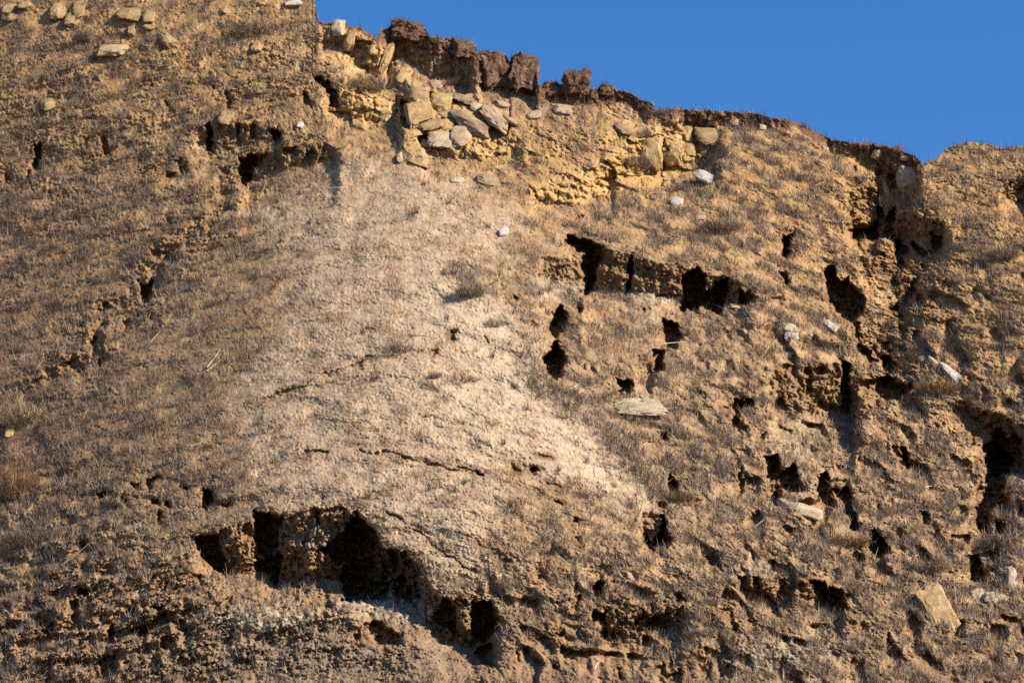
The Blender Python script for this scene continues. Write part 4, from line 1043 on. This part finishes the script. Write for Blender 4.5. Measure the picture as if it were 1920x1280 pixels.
# ------------------------------------------------------------------ bushes and sticks
def bush_mesh(name, w, h, ntw, palette, seed, upright=0.5):
    r = np.random.default_rng(seed)
    vs = []; cs = []
    pal = np.asarray(palette)
    for k in range(ntw):
        a = r.uniform(0, 2 * math.pi); rad = math.sqrt(r.uniform(0, 1)) * 0.55
        b = np.array([math.cos(a) * rad * w, math.sin(a) * rad * w * 0.6, -0.12])
        d = np.array([math.cos(a) * (1 - upright) * w * r.uniform(0.3, 1.0) + r.normal(0, 0.12), math.sin(a) * 0.4 * w + r.normal(0, 0.12), h * r.uniform(0.45, 1.0) * (1.15 - rad)])
        m = b + d * 0.5 + r.normal(0, 0.05, 3); t = b + d + r.normal(0, 0.06, 3)
        wd = r.uniform(0.010, 0.022); c = pal[r.integers(len(pal))] * r.uniform(0.7, 1.3)
        sa = r.uniform(0, math.pi); s = np.array([math.cos(sa), math.sin(sa), 0]) * wd
        vs += [b - s, b + s, m, m - s * 0.8, m + s * 0.8, t]; cs += [c] * 6
        for q in range(3):
            f = r.uniform(0.35, 0.95); p0 = b + (t - b) * f
            e = p0 + r.normal(0, 0.10, 3) * (w + h) + np.array([0, 0, 0.05])
            vs += [p0 - s * 0.6, p0 + s * 0.6, e]; cs += [c] * 3
    vs = np.array(vs); return mesh_np(name, vs, np.arange(len(vs)).reshape(-1, 3), 'grass', False, np.array(cs), 'blade_colour')

PG = [GREYP, (0.15, 0.115, 0.10), GREYL, TANB]; PR = [RUST, (0.18, 0.10, 0.06), TANB]; PS = [STRAW, TANB, GREYL]
BUSH = [
 (880, 540, 60, 34, PG, 'grey spiky bush on the right shoulder of the spur above the pale bare patch'),
 (748, 648, 62, 24, PG, 'low grey bush with a fallen stick in the middle of the spur'),
 (1206, 245, 34, 26, PG, 'dark grey bush left of the yellow cliff near the crest'),
 (950, 1092, 44, 60, PG, 'tall grey bush right of the big lower scarp'),
 (865, 706, 74, 14, PG, 'flat dark grey bush at the lower edge of the pale bare patch'),
 (818, 698, 28, 18, PG, 'small grey tuft left of the flat dark bush'),
 (690, 150, 76, 44, PG, 'wide grey bush on the bench above the yellow scarp'),
 (470, 50, 96, 34, PG, 'wide grey-brown bush on the upper left slope near the skyline step'),
 (155, 62, 40, 34, PG, 'grey-brown bush below the ochre boulders at the upper left'),
 (925, 600, 40, 24, PG, 'grey bush at the right edge of the pale bare patch'),
 (1350, 420, 90, 30, PG, 'broad dark brush patch below the white blocky rock'),
 (1270, 345, 46, 22, PG, 'dark brush just left of the flat white slab'),
 (1540, 640, 80, 26, PG, 'dark brush strip right of the white rocks'),
 (1275, 925, 50, 34, PR, 'rust-coloured grassy bush beside the lower centre crack'),
 (28, 880, 70, 110, PR, 'tall rust-coloured bush at the left edge of the picture'),
 (45, 770, 110, 50, PS, 'pale straw clump around the yellow rock at the left edge'),
 (60, 1000, 120, 60, PG, 'dark grey brush clump low on the left side'),
 (1330, 1120, 40, 26, PG, 'small grey bush above the lower centre scarp'),
 (1310, 1180, 44, 18, PG, 'grey bush at the foot of the lower centre scarp'),
 (1190, 300, 70, 30, PG, 'wide grey brush on the bench left of the yellow cliff'),
 (1765, 430, 26, 20, PG, 'grey tuft hanging over the right-hand hole'),
 (1690, 480, 26, 22, PG, 'grey tuft on the broken block in the right-hand gully'),
 (1760, 720, 80, 40, PR, 'rusty brush beside the long diagonal slab'),
 (1590, 1010, 80, 30, PR, 'rusty brush patch in the lower right between fissures'),
 (1740, 1060, 90, 34, PG, 'tangled grey brush above the tall split slab'),
 (850, 150, 44, 22, PR, 'reddish bush at the top of the boulder pile'),
 (690, 72, 30, 24, PG, 'grey bush below the skyline left of the tall pinnacle'),
 (1682, 272, 24, 24, PR, 'spiky bush on the skyline left of the notch'),
 (816, 66, 16, 22, PR, 'thin upright shrub on the skyline right of the highest block'),
 (1245, 204, 30, 16, PG, 'sparse bush on the skyline above the yellow cliff'),
 (1600, 330, 60, 24, PG, 'grey brush on top of the overhanging brown block at the right'),
 (1880, 470, 70, 40, PG, 'faint grey brush on the right-hand hillside'),
 (1870, 1010, 80, 40, PG, 'grey brush at the right edge above the cream outcrop'),
]
for q, (u, v, w, h, pal, lb) in enumerate(BUSH):
    b = surf(u, v + h * 0.4) if h < 0.9 * w else surf(u, v + h * 0.5)
    s = TANPX * b[1]
    me = bush_mesh('dry_bush', w * s * 0.62, h * s * 0.95, int(140 + 4.0 * w) if h > 26 else int(70 + 2.0 * w), pal, 500 + q)
    o = link('dry_bush', me); o.location = b
    tag(o, lb, 'bush', 'dry bushes on the hillside')

def stick(pts, wpx, colour, label, name='stick'):
    """a bent dead stick: polyline in the photo, laid on the slope, hexagonal section"""
    P3 = []
    for k, (u, v) in enumerate(pts):
        i, j = surf_idx(u, v)
        P3.append((u, v, D[i, j]))
    P3 = np.array(P3)
    t = np.linspace(0, 1, len(P3))
    dfit = np.polyval(np.polyfit(t, P3[:, 2], 1), t)
    dfit -= max(0.0, float((dfit - P3[:, 2]).max())) * 0.6 + 0.10
    W = np.stack([(P3[:, 0] - 960) * TANPX * dfit, dfit * cp - (640 - P3[:, 1]) * TANPX * dfit * sp, CAMZ + dfit * sp + (640 - P3[:, 1]) * TANPX * dfit * cp], -1)
    rad = wpx * MPP * 0.5
    co = []; n = len(W)
    for k in range(n):
        tg = W[min(k + 1, n - 1)] - W[max(k - 1, 0)]; tg /= np.linalg.norm(tg) + 1e-9
        a = np.cross(tg, AY); a /= np.linalg.norm(a) + 1e-9; b = np.cross(tg, a)
        rr = rad * (1 - 0.65 * k / (n - 1))
        for m in range(6):
            an = m * math.pi / 3
            co.append(W[k] + rr * (math.cos(an) * a + math.sin(an) * b))
    co = np.array(co); org = W[0].copy()
    fs = []
    for k in range(n - 1):
        for m in range(6):
            fs.append((k * 6 + m, k * 6 + (m + 1) % 6, (k + 1) * 6 + (m + 1) % 6, (k + 1) * 6 + m))
    me = mesh_np(name, co - org, np.array(fs), 'grass', True, np.repeat(np.array([colour]), len(co), 0), 'blade_colour')
    o = link(name, me); o.location = org
    tag(o, label, 'stick', 'dead sticks lying on the slope')

DK = (0.10, 0.075, 0.06); PL = (0.58, 0.50, 0.40); MDC = (0.30, 0.23, 0.17)
for pts, w, c, lb in (
 (Z(900, 400, 3, [(65, 390), (100, 375), (115, 340), (130, 290), (145, 260)]), 1.6, DK, 'dark curved stick standing up left of the central scarp'),
 (Z(900, 400, 3, [(1310, 510), (1370, 535), (1450, 560)]), 1.6, PL, 'pale stick lying below the dark cave of the central scarp'),
 (Z(900, 400, 3, [(1320, 490), (1345, 515), (1380, 540), (1430, 575)]), 1.4, MDC, 'forked twig beside the pale stick under the central cave'),
 (Z(900, 400, 3, [(1030, 732), (1110, 725), (1200, 718)]), 1.5, PL, 'straight pale stick bridging the right dark crack'),
 (Z(900, 400, 3, [(480, 1000), (530, 975), (565, 955)]), 2.2, PL, 'short pale stick below the lower dark crack'),
 (Z(900, 400, 3, [(370, 865), (410, 855), (450, 850)]), 1.3, PL, 'thin stick spanning the lower dark crack'),
 (Z(900, 400, 3, [(700, 180), (780, 190), (870, 235)]), 1.5, PL, 'pale stem lying along the lip of the central scarp'),
 (Z(480, 480, 3, [(870, 445), (940, 448), (1022, 462)]), 2.0, DK, 'dark straight stick lying in the middle of the spur'),
 (Z(480, 480, 3, [(210, 382), (240, 362), (268, 345)]), 1.5, PL, 'pale stick on the left half of the spur'),
 (Z(480, 480, 3, [(980, 85), (1005, 68), (1030, 52)]), 1.5, PL, 'pale twig on the upper spur left of the grey spiky bush'),
 (Z(480, 480, 3, [(1085, 635), (1120, 615), (1155, 590)]), 1.4, MDC, 'brown twig on the pale bare patch'),
 (Z(0, 380, 3, [(1165, 925), (1200, 880), (1240, 820)]), 1.8, PL, 'long pale stick on the left flank of the spur'),
 (Z(0, 380, 3, [(1165, 945), (1215, 905), (1260, 870)]), 1.6, PL, 'pale stick crossing under the long one on the left flank'),
 (Z(0, 380, 3, [(840, 790), (880, 745), (905, 720)]), 1.4, PL, 'thin pale stick right of the left gully'),
 (Z(0, 380, 3, [(100, 880), (140, 860), (180, 845)]), 1.6, PL, 'pale stick low in the left gully'),
 (Z(0, 780, 3, [(340, 840), (420, 785), (505, 710)]), 2.0, MDC, 'long brown stick on the dark lower left slope'),
 (Z(0, 780, 3, [(330, 965), (390, 920), (425, 860)]), 1.6, PL, 'curved pale stick below the long brown one at lower left'),
 (Z(0, 780, 3, [(160, 560), (195, 600), (250, 665)]), 1.6, PL, 'pale bent stem in the brush at lower left'),
 (Z(1400, 540, 3.688, [(840, 1015), (870, 1000), (895, 985)]), 1.8, PL, 'short pale stick below the broad brown scarp'),
 (Z(1280, 853, 3, [(1265, 585), (1310, 565), (1358, 548)]), 2.0, PL, 'pale stick right of the wedge-shaped dark pit at lower right'),
 (Z(1280, 853, 3, [(1375, 605), (1430, 605), (1490, 600)]), 1.5, PL, 'thin level stick above the tall split slab'),
 (Z(1280, 853, 3, [(1525, 700), (1535, 800), (1550, 900)]), 2.6, MDC, 'thick brown stem standing beside the tall split slab'),
 (Z(1280, 853, 3, [(400, 410), (440, 375), (480, 345)]), 1.6, PL, 'pale stick in rusty brush at lower right'),
 (Z(1280, 853, 3, [(1360, 180), (1410, 170), (1450, 155)]), 1.5, PL, 'pale twig on the right-hand slope between fissures'),
 (Z(860, 853, 3, [(1075, 908), (1110, 880), (1150, 850)]), 1.6, PL, 'pale stick leaning on the lower centre scarp'),
 (Z(860, 853, 3, [(205, 965), (270, 925), (340, 890)]), 1.6, PL, 'pale stick at the right end of the big lower scarp'),
 (Z(860, 853, 3, [(765, 1200), (775, 1180), (788, 1160)]), 2.2, PL, 'short pale stub on the smooth dirt at the bottom'),
 (Z(0, 0, 3, [(380, 1005), (440, 985), (515, 960)]), 1.5, PL, 'pale stick on the upper left slope'),
 (Z(1120, 120, 3, [(1225, 685), (1250, 672), (1275, 665)]), 1.6, PL, 'pale stick on the brushy slope under the crest'),
):
    stick(pts, w, c, lb)
